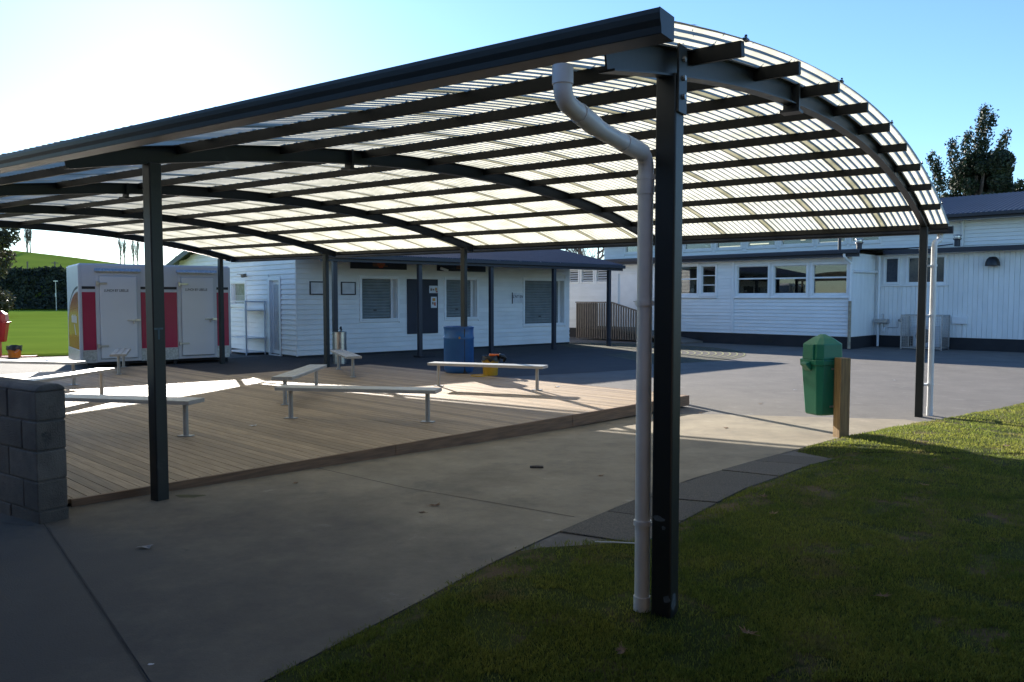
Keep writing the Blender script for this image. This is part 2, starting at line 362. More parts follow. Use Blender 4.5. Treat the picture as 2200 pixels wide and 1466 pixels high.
# ------------------------------------------------------------------ lawn
POUT = [(y, x) for x, y in pout]
def lawnx(y):
    if y < 4.62: return pathx(y) + .0
    if y < 7.4: return interp(y, POUT) - .01
    if y < 7.9: return 3.07 + (y - 7.4) / .5 * (pathx(7.9) - 3.07)
    return pathx(y) + .01
def vn(x, y): return sin(x * 2.1 + 1.3 * sin(y * 1.7)) * cos(y * 1.9 + sin(x * 1.1)) 
def lawnz(x, y):
    d = max(0, x - lawnx(y)); return gz(y) + .035 * min(1, d / .18) + .012 * vn(x, y) * min(1, d / .4) + (.02 * min(1, d / .5) if y > 7.5 else 0)
ly = [1.0 + .125 * i for i in range(0, 120)] + [16 + i * .5 for i in range(8)]
mb = MB(); n = 60; vs = []
for y in ly:
    a = lawnx(y)
    for k in range(n + 1):
        x = a + 22 * (k / n) ** 2; vs.append((x, y, lawnz(x, y) + (-.02 if k == 0 else 0)))
fs = [(i * (n + 1) + k, i * (n + 1) + k + 1, (i + 1) * (n + 1) + k + 1, (i + 1) * (n + 1) + k) for i in range(len(ly) - 1) for k in range(n)]
mb.add(vs, fs); o = part('lawn', mb, LAWN, smooth=False); o['kind'] = 'structure'
def blades(name, cnt, m, hmin, hmax):
    pts = []
    while len(pts) < cnt:
        k = cnt * 2
        y = 2.85 * np.exp(rng.random(k) * 1.75); x = (rng.random(k) * 1.75 - .85) * y * .72 + .3
        for a, b in zip(x, y):
            if b > 15.4: continue
            e = lawnx(b)
            if a > e - .045 + random.random() * .09 and a < 12:
                if vn(a * 3, b * 3) + .5 * vn(a * 7 + 2, b * 6) < -.62 and random.random() < .78: continue
                if (a - .66) ** 2 + (b - 3.53) ** 2 < .07 and random.random() < .75: continue
                if a - e < .22 and vn(a * 5, b * 4 + 1) < .1 and random.random() < .8: continue
                if abs(a - (.15 + .25 * (b - 4.5))) < .25 and 4.0 < b < 4.75 and random.random() < .7: continue
                pts.append((a, b))
            if len(pts) >= cnt: break
    P = np.array(pts); z = np.array([lawnz(a, b) for a, b in pts]) - .004; n = len(P)
    hgt = rng.uniform(hmin, hmax, n) * (1 + .5 * (rng.random(n) > .93)); yaw = rng.random(n) * 2 * pi; wd = np.maximum(.0035, P[:, 1] * .0007) * rng.uniform(.7, 1.3, n)
    lean = rng.uniform(.1, .9, n) * hgt; la = rng.random(n) * 2 * pi
    dx, dy = np.cos(yaw) * wd / 2, np.sin(yaw) * wd / 2
    b0 = np.stack([P[:, 0] - dx, P[:, 1] - dy, z], 1); b1 = np.stack([P[:, 0] + dx, P[:, 1] + dy, z], 1)
    mid0 = np.stack([P[:, 0] - dx * .8 + np.cos(la) * lean * .35, P[:, 1] - dy * .8 + np.sin(la) * lean * .35, z + hgt * .6], 1)
    mid1 = np.stack([P[:, 0] + dx * .8 + np.cos(la) * lean * .35, P[:, 1] + dy * .8 + np.sin(la) * lean * .35, z + hgt * .6], 1)
    tip = np.stack([P[:, 0] + np.cos(la) * lean, P[:, 1] + np.sin(la) * lean, z + hgt], 1)
    V = np.stack([b0, b1, mid1, mid0, tip], 1).reshape(-1, 3); i = np.arange(n)[:, None] * 5
    F = np.concatenate([i + [0, 1, 2], i + [0, 2, 3], i + [3, 2, 4]], 0)
    return link(name, npmesh(name, V, F, m, 3), m)
g = blades('lawn_grass', 190000, BLADE, .010, .026); tag(g, 'short green lawn grass growing beside the curved concrete path', 'grass', kind='stuff')

# ------------------------------------------------------------------ canopy
AZ = -.97380; PX, PY = .6926, 3.5081
CRZ = atan2(-cos(AZ), -sin(AZ)); UX, UY = -sin(AZ), -cos(AZ); VX, VY = cos(AZ), -sin(AZ)
VC, ZC, RR, TH0, TH1 = 4.1679, -20.3637, 23.3978, -.21093, .20124
BAYS = [0, -3.978, -7.716, -11.454, -15.10]; SPAN = 8.508
def c2w(u, v): return PX + u * UX + v * VX, PY + u * UY + v * VY
canopy = thing('canopy', 'long barrel vaulted shelter of dark steel frames under opal corrugated roofing', 'shelter', (PX, PY, 0), CRZ)
def arc(v, dr=0.):
    th = asin((v - VC) / RR); return (VC + (RR + dr) * sin(th), ZC + (RR + dr) * cos(th))
def arcz(v, dr=0): return ZC + sqrt((RR + dr) ** 2 - (v - VC) ** 2)
# posts
for u in BAYS:
    for v in (0, SPAN):
        x, y = c2w(u, v); zb = gz(y) if (v == 0 or u > -1) else 0.
        h = .0475
        mb = MB().box(u - h, u + h, v - h, v + h, zb - .1, arcz(v, -.09))
        o = part('post', mb, DARK, canopy, bev=.008)
        if v == 0 and u == 0:
            cl = MB().box(u + h + .001, u + h + .012, v - .045, v + .045, arcz(v) - .26, arcz(v) + .03); part('cleat', cl, DARK, o, bev=.002)
            bl = MB()
            for dz in (-.03, -.11, -.19): bl.tube([(u + h + .012, v, arcz(v) + dz), (u + h + .024, v, arcz(v) + dz)], .012, 6)
            part('bolt', bl, GALV, o)
p2 = [o for o in canopy.children if o.name.startswith('post')][2]
p1 = [o for o in canopy.children if o.name.startswith('post')][0]
CHIP = pm('bare_primer', (.12, .15, .17), .7, (.07, .09, .10), scale=40)
mb = MB()
for (cu, cz, w_, h_) in ((-.015, .585, .034, .014), (.012, .545, .010, .012), (.03, .225, .018, .02)):
    mb.add([(cu + w_ * cos(a) * random.uniform(.6, 1.1), -.0482, cz + gz(PY) - .1 + h_ * sin(a) * random.uniform(.6, 1.1)) for a in [2 * pi * k / 11 for k in range(11)]], [tuple(range(11))])
mb.add([(.0482, -.01 + .03 * cos(a) * random.uniform(.6, 1.1), .24 + .055 * sin(a) * random.uniform(.6, 1.1)) for a in [2 * pi * k / 11 for k in range(11)]], [tuple(range(11))])
part('paint_chip', mb, CHIP, p1, kind='stuff')
# rafters (curved I beams)
NA = 28
def curved(mb, u0, u1, r0, r1, va, vb):
    vs = []
    for k in range(NA + 1):
        v = va + (vb - va) * k / NA
        for u, r in ((u0, r0), (u1, r0), (u1, r1), (u0, r1)):
            q = arc(v, r); vs.append((u, q[0], q[1]))
    fs = [(4 * k + j, 4 * k + (j + 1) % 4, 4 * k + 4 + (j + 1) % 4, 4 * k + 4 + j) for k in range(NA) for j in range(4)] + [(3, 2, 1, 0), tuple(4 * NA + j for j in range(4))]
    mb.add(vs, fs)
for u in BAYS:
    mb = MB(); a, b = -.62, SPAN + .3
    curved(mb, u - .035, u + .035, -.095, -.086, a, b); curved(mb, u - .035, u + .035, .022, .030, a, b); curved(mb, u - .004, u + .004, -.086, .022, a, b)
    rf = part('rafter', mb, DARK, canopy)
    for vv in (1.95,):
        q0 = arc(vv); mb = MB().box(u - .05, u + .05, vv - .012, vv + .012, q0[1] - .135, q0[1] + .03).box(u - .06, u + .06, vv - .05, vv + .05, q0[1] - .15, q0[1] - .132)
        part('splice_plate', mb, DARK, rf)
mb = MB(); curved(mb, -15.17, -15.055, .0305, .058, -.82, 8.93); part('added_light_seal', mb, DARK, canopy)  # strip added at the far roof end to stop a sliver of sunlight
# purlins
UL, UR = -15.2, .249
for i in range(11):
    th = TH0 + (TH1 - TH0) * i / 10; ur = UR if i else .12
    v, z = VC + RR * sin(th), ZC + RR * cos(th); mb = MB(); a, h = .024, .034
    def fn(u, p, th=th, v=v, z=z): return (u, v + p[0] * cos(th) + p[1] * sin(th), z - p[0] * sin(th) + p[1] * cos(th))
    mb.prism([(-a, -h), (a, -h), (a, h), (-a, h)], fn, UL, ur); part('purlin', mb, DARKP, canopy, bev=.003)
    if i == 0: pass
# roof sheets
PITCH = .0762; va, vb = -.82, 8.93; NP = 8
nu = int(11.5 * NP); nv = 26; vs = np.zeros((nv + 1, nu + 1, 3))
for j in range(nv + 1):
    v = va + (vb - va) * j / nv
    for k in range(nu + 1):
        uu = k * PITCH / NP; q = arc(v, .041 + .0110 * cos(2 * pi * k / NP) + .004 * (k / nu)); vs[j, k] = (uu, q[0], q[1])
idx = np.arange((nv + 1) * (nu + 1)).reshape(nv + 1, nu + 1)
F = np.stack([idx[:-1, :-1], idx[:-1, 1:], idx[1:, 1:], idx[1:, :-1]], -1).reshape(-1, 4)
sm = npmesh('roof_sheet', vs.reshape(-1, 3), F, OPAL, 4); sm.polygons.foreach_set('use_smooth', [True] * len(sm.polygons))
W = PITCH * 10; ns = 20; U0 = .262 - (ns - 1) * W - 11.5 * PITCH
for i in range(ns): link('roof_sheet', sm, OPAL, canopy, loc=(U0 + i * W + random.uniform(-.002, .002), 0, 0))
# screw heads and washers over every purlin: too many and too small to pick apart
mb = MB()
for i in range(11):
    th = TH0 + (TH1 - TH0) * i / 10
    for k in range(int(15.4 / (PITCH * 2))):
        u = U0 + .04 + k * PITCH * 2 + PITCH * (i % 2); 
        for r0, r1, rad in ((.048, .057, .008),):
            q0, q1 = (VC + (RR + r0) * sin(th), ZC + (RR + r0) * cos(th)), (VC + (RR + r1) * sin(th), ZC + (RR + r1) * cos(th))
            mb.tube([(u, q0[0], q0[1]), (u, q1[0], q1[1])], [rad, rad * .6], 5)
        mb.box(u - .009, u + .009, VC + (RR + .034) * sin(th) - .02, VC + (RR + .034) * sin(th) + .02, ZC + (RR + .030) * cos(th), ZC + (RR + .041) * cos(th))
o = part('roof_screw', mb, BLACK, canopy, kind='stuff')
# leaf litter lying on the sheets
mb = MB()
for k in range(420):
    u = random.uniform(-15, .28); v = random.uniform(-.7, 8.85)
    if k < 170: u = .23 - abs(random.gauss(0, .10))
    elif k < 330: v = VC + RR * sin(TH0 + (TH1 - TH0) * random.randint(0, 10) / 10) - abs(random.gauss(0, .05)) + .02
    q = arc(v, .053); s = random.uniform(.005, .013); a = random.random() * pi; l = s * random.uniform(1, 2.2)
    c, d = cos(a), sin(a)
    mb.add([(u + c * l, q[0] + d * l, q[1]), (u - d * s * .5, q[0] + c * s * .5, q[1] + .004), (u - c * l, q[0] - d * l, q[1] + .004), (u + d * s * .5, q[0] - c * s * .5, q[1] + .002)], [(0, 1, 2, 3)])
part('leaf_litter', mb, DEBRIS, canopy, kind='stuff')
# gutters
def gutter(v0, zt, sgn, u0, u1, w_=.135, h_=.115, fall=0.):
    mb = MB(); outer = [(w_, 0), (w_, -h_ * .2), (w_ * .97, -h_ * .45), (w_ * .90, -h_ * .7), (w_ * .87, -h_), (0, -h_)]
    inner = [(0.004, -h_ + .005), (w_ * .83, -h_ + .005), (w_ * .86, -h_ * .7), (w_ * .93, -h_ * .45), (w_ * .95, -h_ * .2), (w_ * .95, -.002)]
    fn = lambda u, p: (u, v0 + sgn * p[0], zt + fall * u + p[1])
    mb.prism(outer + inner, fn, u0, u1)
    g = part('gutter', mb, DARK, canopy, bev=.002)
    for ue in (u0, u1):
        mb = MB(); mb.prism([(0, 0)] + outer, fn, ue - .0015, ue + .0025); part('end_cap', mb, DARK, g)
    return g
gutter(-.765, 2.534, -1, UL - .02, .335, .118, .080, .0024)
gutter(8.89, 2.575, 1, UL - .02, .30, .125, .105)
# downpipes: near one with its dog-leg, far one with a swan neck
def ell(path, r=.06, n=5):
    out = [Vector(path[0])]
    for a, b, c in zip(path, path[1:], path[2:]):
        a, b, c = Vector(a), Vector(b), Vector(c); d0 = (a - b).normalized(); d1 = (c - b).normalized(); k = min(r, (a - b).length * .45, (c - b).length * .45)
        for i in range(n + 1):
            t = i / n; out.append((b + d0 * k) * (1 - t) ** 2 + b * 2 * t * (1 - t) + (b + d1 * k) * t * t)
    out.append(Vector(path[-1])); return out
gl = gz(PY) + .015
pth = ell([(-.058, -.825, 2.425), (-.058, -.825, 2.305), (-.072, -.52, 2.255), (-.100, -.02, 2.235), (-.103, -.02, 2.05), (-.103, -.02, gl - .02)], .085)
dp = part('downpipe', MB().tube(pth, .0345, 16), PVC, canopy, smooth=True, label='white dog-leg downpipe on the near corner post')
for c, d in (((-.058, -.825, 2.425), (-.058, -.825, 2.36)), ((-.064, -.70, 2.285), (-.071, -.56, 2.262)), ((-.085, -.29, 2.2462), (-.097, -.075, 2.2377)), ((-.103, -.02, 2.14), (-.103, -.02, 2.06)), ((-.103, -.02, gl - .01), (-.103, -.02, gl + .09))):
    part('socket', MB().tube([c, d], .0385, 16), PVC, dp, smooth=True)
for z in (.42, 1.42, 1.98):
    o = part('bracket', MB().tube([(-.103, -.02, gl + z), (-.103, -.02, gl + z + .022)], .041, 16).box(-.068, -.048, -.03, -.01, gl + z, gl + z + .02), PVC, dp, smooth=True)
fx = .105
pth = ell([(fx + .04, 8.955, 2.475), (fx + .04, 8.955, 2.39), (fx, 8.72, 2.34), (fx, 8.72, 2.2), (fx, 8.72, -.02)], .05)
dp = part('downpipe', MB().tube(pth, .037, 14), PVC, canopy, smooth=True, label='white swan-neck downpipe on the far corner post')
for z in (.42, 1.35, 2.02): part('bracket', MB().tube([(fx, 8.72, z), (fx, 8.72, z + .03)], .042, 14).box(.02, fx - .03, 8.55, 8.73, z, z + .02), PVC, dp, smooth=True)
part('socket', MB().tube([(fx, 8.72, -.02), (fx, 8.72, .12)], .041, 14), PVC, dp, smooth=True)

# ------------------------------------------------------------------ deck
DZ = .17; DA = (2.6, 11.5); d1 = Vector((.691, .723)).normalized(); DRZ = atan2(d1.y, d1.x)
deck = thing('timber_deck', 'low timber deck of narrow weathered boards under the canopy', 'deck', (DA[0], DA[1], 0), DRZ)
def d2w(s, t): return DA[0] + s * d1.x - t * d1.y, DA[1] + s * d1.y + t * d1.x
def behind_wall(s, t):
    x, y = d2w(s, t); rx, ry = x - PX, y - PY; v = rx * VX + ry * VY; u = rx * UX + ry * UY; return v > -.645 or u > -3.9
bw = .0935; nb = 122; BM = {}
def board(s, t0, t1):
    L = round(t1 - t0, 2)
    if L < .2: return
    if L not in BM:
        BM[L] = MB().box(-.0443, .0443, 0, L - .004, -.032, 0).mesh('deck_board')
    o = link('deck_board', BM[L], DECK, deck, loc=(s, t0 + .002, DZ + random.uniform(-.0012, .0012)), bev=.004)
    o.rotation_euler = (0, 0, random.uniform(-.0004, .0004))
cutset = [0, 4.8, 2.4]
for i in range(nb):
    s = -.075 - i * bw; t0 = .035; t1 = 7.8 if s > -3.25 else 10.95
    while not behind_wall(s, t0) and t0 < 6: t0 += .05
    j = 3.3 + (i * 2.37) % 4.2
    if i % 3 == 0 and t1 - t0 > 3 and t0 < j - .4 < t1 - .8: board(s, t0, j); board(s, j, t1)
    else: board(s, t0, t1)
for s0, s1 in ((-8.28, -5.4), (-5.395, -2.7), (-2.695, .005)):
    part('fascia_board', MB().box(s0, s1, 0, .028, -.0 if s0 < -6 else .025, DZ + .003), FASC, deck, bev=.004)
part('fascia_board', MB().box(-.023, .005, .03, 7.8, .02, DZ + .002), FASC, deck, bev=.004)
part('fascia_board', MB().box(-3.24, -.024, 7.805, 7.83, .02, DZ - .001), FASC, deck, bev=.004)
part('fascia_board', MB().box(-3.235, -3.21, 7.835, 10.95, .02, DZ - .001), FASC, deck, bev=.004)
mb = MB()
for s in (-.3, -2.2, -4.2, -6.2, -8.0): mb.box(s - .05, s + .05, .25, 7.5, .02, .13)
part('bearer', mb, GREYT, deck)

# ------------------------------------------------------------------ benches
def make_bench():
    t = thing('bench', '', 'bench', group='aluminium benches on the timber deck')
    for k in range(3):
        y = (k - 1) * .096
        mb = MB(); prof = [(-.043, -.012), (-.043, -.003), (-.040, 0), (.040, 0), (.043, -.003), (.043, -.012)]
        if k == 0: prof = [(-.043, -.042), (-.043, -.006), (-.037, 0)] + prof[3:]
        if k == 2: prof = prof[:3] + [(.037, 0), (.043, -.006), (.043, -.042)]
        inn = [(x * .93 + (0 if k == 1 else 0), min(z, -.004) if z > -.01 else z) for x, z in prof[::-1]]
        inn = [(min(max(x, -.040), .040), -.004 if z > -.011 else z) for x, z in prof[::-1]]
        mb.prism(prof + inn, lambda a, p: (a, y + p[0], .385 + p[1]), -.97, .97); part('seat_plank', mb, ALU, t)
    part('end_cap', MB().box(-.974, -.9705, -.138, .138, .343, .386), ALU, t, bev=.002); part('end_cap', MB().box(.9705, .974, -.138, .138, .343, .386), ALU, t, bev=.002)
    for x in (-.84, .84):
        lg = part('leg', MB().tube([(x, 0, .006), (x, 0, .372)], .027, 12), ALUL, t, smooth=True)
        part('base_plate', MB().box(x - .075, x + .075, -.045, .045, 0, .008).box(x - .03, x + .03, -.12, .12, .364, .371), ALUL, lg, bev=.002)
    return t
BL = [((-1.80, 9.17), (1.65, -.28), 'shaded aluminium bench nearest the camera in the middle of the deck'),
      ((-3.04, 11.35), (0, 1), 'aluminium bench seen almost end on behind the nearest middle bench'),
      ((-3.17, 14.95), (.54, -1.4), 'short looking bench pointing at the steel drinking fountain'),
      ((-.40, 12.45), (1.66, -.6), 'sunlit aluminium bench in front of the blue drum and yellow bucket'),
      ((-4.20, 8.27), (.98, -.2), 'shaded aluminium bench partly hidden behind the block wall'),
      ((-6.11, 10.75), (.06, 1), 'brightly sunlit bench running away from the end of the block wall'),
      ((-8.03, 13.08), (.98, -.2), 'sunlit bench at the left edge in front of the asphalt and orange bucket'),
      ((-7.68, 15.45), (-.40, .92), 'bench pointing at the left door of the coolroom trailer')]
proto = None
for i, (c, d, lab) in enumerate(BL):
    if proto is None: proto = b = make_bench()
    else: b = copy_tree(proto)
    b.location = (c[0], c[1], DZ + .001); b.rotation_euler = (0, 0, atan2(d[1], d[0])); b['label'] = lab

# ------------------------------------------------------------------ block wall
bz = .99; ww = thing('block_wall', 'grey concrete block wall with rounded mortar cap at the deck corner', 'wall', (*c2w(-3.98, -.84), 0), CRZ)
for r in range(5):
    z1 = bz - r * .197; z0 = z1 - .188; off = 0 if r % 2 == 0 else .197
    x = 0.
    first = True
    while x > -3.6:
        L = .388 if not (first and off) else .191
        dy = random.uniform(-.003, .003)
        part('block', MB().box(x - L, x - .003, dy, .19 + dy, z0, z1), BLOCK, ww, bev=.008); x -= L + .009; first = False
    part('mortar_joint', MB().box(-3.6, -.012, .008, .182, z0 - .012, z0 + .002), MORTAR, ww)
vs = []; mb = MB()
capp = [(-.002, bz), (.19 + .002, bz), (.185, bz + .022), (.15, bz + .044), (.095, bz + .052), (.04, bz + .044), (.005, bz + .022)]
mb.prism(capp, lambda a, p: (a, p[0], p[1]), -3.6, .004); part('mortar_cap', mb, MORTAR, ww, bev=.012)

# ------------------------------------------------------------------ walls with weatherboards
def subtract(a0, a1, ops):
    segs = [(a0, a1)]
    for o0, o1 in ops:
        ns_ = []
        for x0, x1 in segs:
            if o1 <= x0 or o0 >= x1: ns_.append((x0, x1)); continue
            if o0 > x0: ns_.append((x0, o0))
            if o1 < x1: ns_.append((o1, x1))
        segs = ns_
    return [s for s in segs if s[1] - s[0] > .02]
def wboards(parent, P, a0, a1, z0, z1, pitch, ops, m, clip=None, name='weatherboard', lip=.036):
    z = z0
    while z < z1 - .02:
        zt = min(z + pitch, z1); lo, hi = (a0, a1) if clip is None else clip(z, zt, a0, a1)
        if hi - lo > .05:
            for s0, s1 in subtract(lo, hi, [(o[0], o[1]) for o in ops if o[2] < zt - .01 and o[3] > z + .01]):
                mb = MB(); mb.prism([(0, z + .009), (lip, z + .007), (.012, zt - .001), (0, zt - .001)], lambda a, p: P(a, p[0], p[1]), s0, s1)
                part(name, mb, m, parent)
        z = zt
def core(parent, P, a0, a1, z0, z1, ops, m, th=.1, clip=None, name='wall'):
    mb = MB()
    cuts = sorted(set([a0, a1] + [x for o in ops for x in o[:2] if a0 < x < a1]))
    for x0, x1 in zip(cuts, cuts[1:]):
        vv = sorted([(o[2], o[3]) for o in ops if o[0] < x1 - 1e-4 and o[1] > x0 + 1e-4])
        zz = z0
        for q0, q1 in vv + [(z1, z1)]:
            if q0 > zz: mb.prism([(-th, zz), (-.002, zz), (-.002, q0), (-th, q0)], lambda a, p: P(a, p[0], p[1]), x0, x1)
            zz = max(zz, q1)
    return part(name, mb, m, parent)
def pbox(mb, P, a0, a1, o0, o1, z0, z1):
    mb.prism([(o0, z0), (o1, z0), (o1, z1), (o0, z1)], lambda a, p: P(a, p[0], p[1]), a0, a1); return mb
def frame(parent, P, a0, a1, z0, z1, w_=.09, pr=.055, back=-.1, m=TRIM, name='window_frame', sill=True):
    mb = MB()
    pbox(mb, P, a0 - w_, a0, .0, pr, z0 - w_, z1 + w_); pbox(mb, P, a1, a1 + w_, .0, pr, z0 - w_, z1 + w_)
    pbox(mb, P, a0, a1, .0, pr - .003, z1, z1 + w_); pbox(mb, P, a0, a1, 0, pr - .003, z0 - w_, z0)
    pbox(mb, P, a0, a0 + .02, back, .0, z0, z1); pbox(mb, P, a1 - .02, a1, back, .0, z0, z1); pbox(mb, P, a0 + .02, a1 - .02, back, .0, z1 - .02, z1); pbox(mb, P, a0 + .02, a1 - .02, back, .0, z0, z0 + .02)
    return part(name, mb, m, parent, bev=.004)

# ------------------------------------------------------------------ inferred unseen classroom block behind the viewpoint; verandah and added wing darken the foreground
cb = thing('unseen_classroom_block', 'inferred unseen low brown classroom block with deep verandah facing the canopy from behind the viewpoint', 'building', (-.2, -1.6, 0), radians(2))
BRICKB = pm('unseen_block_weatherboard', (.16, .12, .09), .7, (.12, .09, .07), scale=2)
wboards(cb, lambda a, o, z: (a, o, z), -14, 14, .1, 2.6, .15, [(-6, -4.2, .9, 2.2), (3, 5, .9, 2.2)], BRICKB)
part('wall', MB().box(-14, 14, -6, -.03, 0, 2.75), BRICKB, cb)
for a in (-6, 3): part('window', MB().box(a, a + (1.8 if a < 0 else 2), -.03, .02, .9, 2.2), ROOM, cb)
part('unseen_verandah_roof', MB().prism([(-6.4, 3.6), (-3, 4.3), (3.55, 2.72), (3.55, 2.78), (-3, 4.37), (-6.4, 3.66)], lambda a, p: (a, p[0], p[1]), -14.5, 14.5), ROOFD, cb)
part('added_wing_wall', MB().box(-14, -3.9, .0, 6.3, 0, 2.85), BRICKB, cb); part('added_wing_roof', MB().box(-14, -3.75, .0, 6.45, 2.86, 2.98), ROOFD, cb)  # wing added out of view to block skylight from the left
for a in (-12, -8): part('verandah_post', MB().box(a - .05, a + .05, 3.2, 3.3, 0, 2.75), NAVY, cb)  # posts of the inferred unseen block

# ------------------------------------------------------------------ canteen
C0 = (-5.69, 20.85); CRZ2 = atan2(.652, .758)
can = thing('canteen_building', 'white weatherboard canteen with roller shutter hatches under a verandah roof', 'building', (*C0, 0), CRZ2)
CL, CD = 10.12, 9.2; RT, PITCHR = 4.0, .215
rz = lambda t: 2.66 + PITCHR * ((t + 1.95) if t < RT else (2 * RT - t + 1.95))
PF = lambda a, o, z: (a, -o, z)
PLW = lambda a, o, z: (-o, a, z)
PR = lambda a, o, z: (CL + o, a, z)
PB = lambda a, o, z: (a, CD + o, z)
W3 = [(1.94, 3.10, .99, 2.15), (4.84, 6.02, .99, 2.17), (8.03, 9.84, .72, 2.19)]
core(can, PF, 0, CL, 0, rz(0) - .05, W3, CREAM); wboards(can, PF, .012, CL, .06, 2.96, .136, [(a - .07, b + .07, c - .07, d + .07) for a, b, c, d in W3], CREAM)
DOOR = (1.0, 1.62, .03, 2.08); LWIN = (3.35, 4.4, 1.40, 2.03)
def gclip(z, zt, a0, a1):
    d = (zt - 2.66) / PITCHR - 1.95; return (max(a0, d + .1), min(a1, 2 * RT - d - .1))
core(can, PLW, .1, CD, 0, 2.9, [DOOR, LWIN], CREAM)
wboards(can, PLW, .012, CD, .06, 4.0, .136, [(DOOR[0] - .1, DOOR[1] + .1, 0, DOOR[3] + .1), (LWIN[0] - .07, LWIN[1] + .07, LWIN[2] - .07, LWIN[3] + .07)], CREAM, gclip)
wboards(can, PR, 0, CD, .06, 4.0, .136, [], CREAM, gclip)
mb = MB()
for x in (.02, CL - .1): mb.prism([(0, 2.6), (CD, 2.6), (CD, rz(CD) - .04), (RT, rz(RT) - .04), (0, rz(0) - .04)], lambda a, p: (a, p[0], p[1]), x, x + .08)
pbox(mb, PB, 0, CL, -.1, 0, 0, rz(CD) - .04); mb.box(CL - .1, CL - .002, .1, CD, 0, 2.6); part('wall', mb, CREAM, can)
part('base_strip', MB().box(-.004, CL, -.006, -.0, 0, .058).box(-.006, -.0, 0, CD, 0, .058), PLINTH, can)
part('corner_trim', MB().box(-.032, .012, -.032, .012, .05, 2.9), CREAM, can, bev=.003)
for i, (a, b, c, d) in enumerate(W3):
    f = frame(can, PF, a, b, c, d, .075, .05, -.22)
    if i < 2: part('sill', MB().box(a - .02, b + .02, -.07, -.0, c - .02, c + .012), TRIM, f, bev=.004)
    sh = part('roller_shutter', pbox(MB(), PF, a + .02, b - .1, -.20, -.19, c, d), SHUT, can, label=None)
    nsl = int((d - c - .03) / .085)
    for k in range(nsl):
        z = c + .03 + k * .085; part('shutter_slat', MB().prism([(-.19, z), (-.172, z + .012), (-.168, z + .042), (-.172, z + .072), (-.19, z + .083)], lambda q, p: PF(q, p[0], p[1]), a + .025, b - .105), SHUT, sh)
    part('bottom_rail', pbox(MB(), PF, a + .03, b - .11, -.185, -.155, c + .005, c + .03), BLACK, sh); part('lift_handle', pbox(MB(), PF, (a + b) / 2 - .1, (a + b) / 2 - .0, -.166, -.15, c + .24, c + .275), BLACK, sh, bev=.004)
    part('guide_rail', pbox(MB(), PF, b - .1, b - .021, -.2, -.15, c, d), TRIM, f)
# signs above hatches
for a, b, z0, z1 in ((1.58, 3.42, 2.41, 2.62), (4.50, 6.36, 2.41, 2.62)):
    sg = part('hatch_sign', pbox(MB(), PF, a, b, .03, .055, z0, z1 + .18), BOARDN, can, bev=.003); cx_ = (a + b) / 2 + .05
    lg = MB(); lg.prism([(-.15, .16), (.15, .16), (.12, .06), (.05, -.01), (-.05, -.01), (-.12, .06)], lambda o_, p: PF(cx_ + p[0], o_, z0 + .05 + p[1]), .0555, .059); part('logo', lg, pm('logo_red', (.45, .06, .02), .5), sg)
    lg = MB(); 
    for k in range(3): pbox(lg, PF, cx_ - .27, cx_ + .22 - k * .08, .0592, .061, z0 + .085 + k * .04, z0 + .098 + k * .04)
    part('logo_stripe', lg, pm('logo_orange', (.5, .2, .04), .5), sg)
# notice board, posters, whiteboards, small sign
nbd = part('notice_board', pbox(MB(), PF, 3.43, 4.52, .03, .06, .54, 2.15), BOARDN, can, bev=.004)
def poster(a0, a1, z0, z1, cols):
    o = part('poster', pbox(MB(), PF, a0, a1, .061, .064, z0, z1), PAPER, nbd)
    mb = MB()
    for k in range(5): pbox(mb, PF, a0 + .03 + .0, a0 + .03 + (a1 - a0) * random.uniform(.2, .8), .0642, .0650, z1 - .03 - k * .012, z1 - .025 - k * .012)
    return o
pr = pm('poster_orange', (.6, .3, .06), .6); py = pm('poster_brown', (.25, .16, .10), .6); prd = pm('poster_red', (.5, .08, .06), .6)
for a0, a1, z0, z1, bl in ((4.20, 4.51, 1.74, 1.96, [(.04, .10, .07, .14, py), (.12, .18, .08, .13, py), (.21, .28, .07, .16, pr), (.23, .30, .02, .06, prd)]), (4.26, 4.47, 1.30, 1.63, [(.05, .16, .20, .29, pr), (.04, .09, .10, .18, py), (.12, .17, .06, .17, prd), (.10, .12, .08, .16, pr)])):
    po = poster(a0, a1, z0, z1, None)
    me_ = MB(); 
    for m_ in (pr, py, prd):
        mb = MB(); n_ = 0
        for x0, x1, y0, y1, mm in bl:
            if mm is m_: pbox(mb, PF, a0 + x0, a0 + x1, .0642, .0655, z0 + y0, z0 + y1); n_ += 1
        if n_: 
            o = link('poster_print', mb.mesh('poster_print'), m_, nbd)
for a0, a1 in ((.36, .84), (1.29, 1.74)):
    wb = part('whiteboard', pbox(MB(), PF, a0 + .03, a1 - .03, .03, .045, 1.71, 2.01), PAPER, can)
    mb = MB(); pbox(mb, PF, a0, a0 + .03, .03, .055, 1.68, 2.04); pbox(mb, PF, a1 - .03, a1, .03, .055, 1.68, 2.04); pbox(mb, PF, a0 + .03, a1 - .03, .03, .054, 1.68, 1.71); pbox(mb, PF, a0 + .03, a1 - .03, .03, .054, 2.01, 2.04); part('board_frame', mb, INK, wb)
sg = part('wall_sign', pbox(MB(), PF, 7.50, 7.95, .03, .042, 1.43, 1.75), PAPER, can); pbx = pbox(MB(), PF, 7.475, 7.499, .03, .05, 1.41, 1.77); part('sign_edge', pbx, INK, sg)
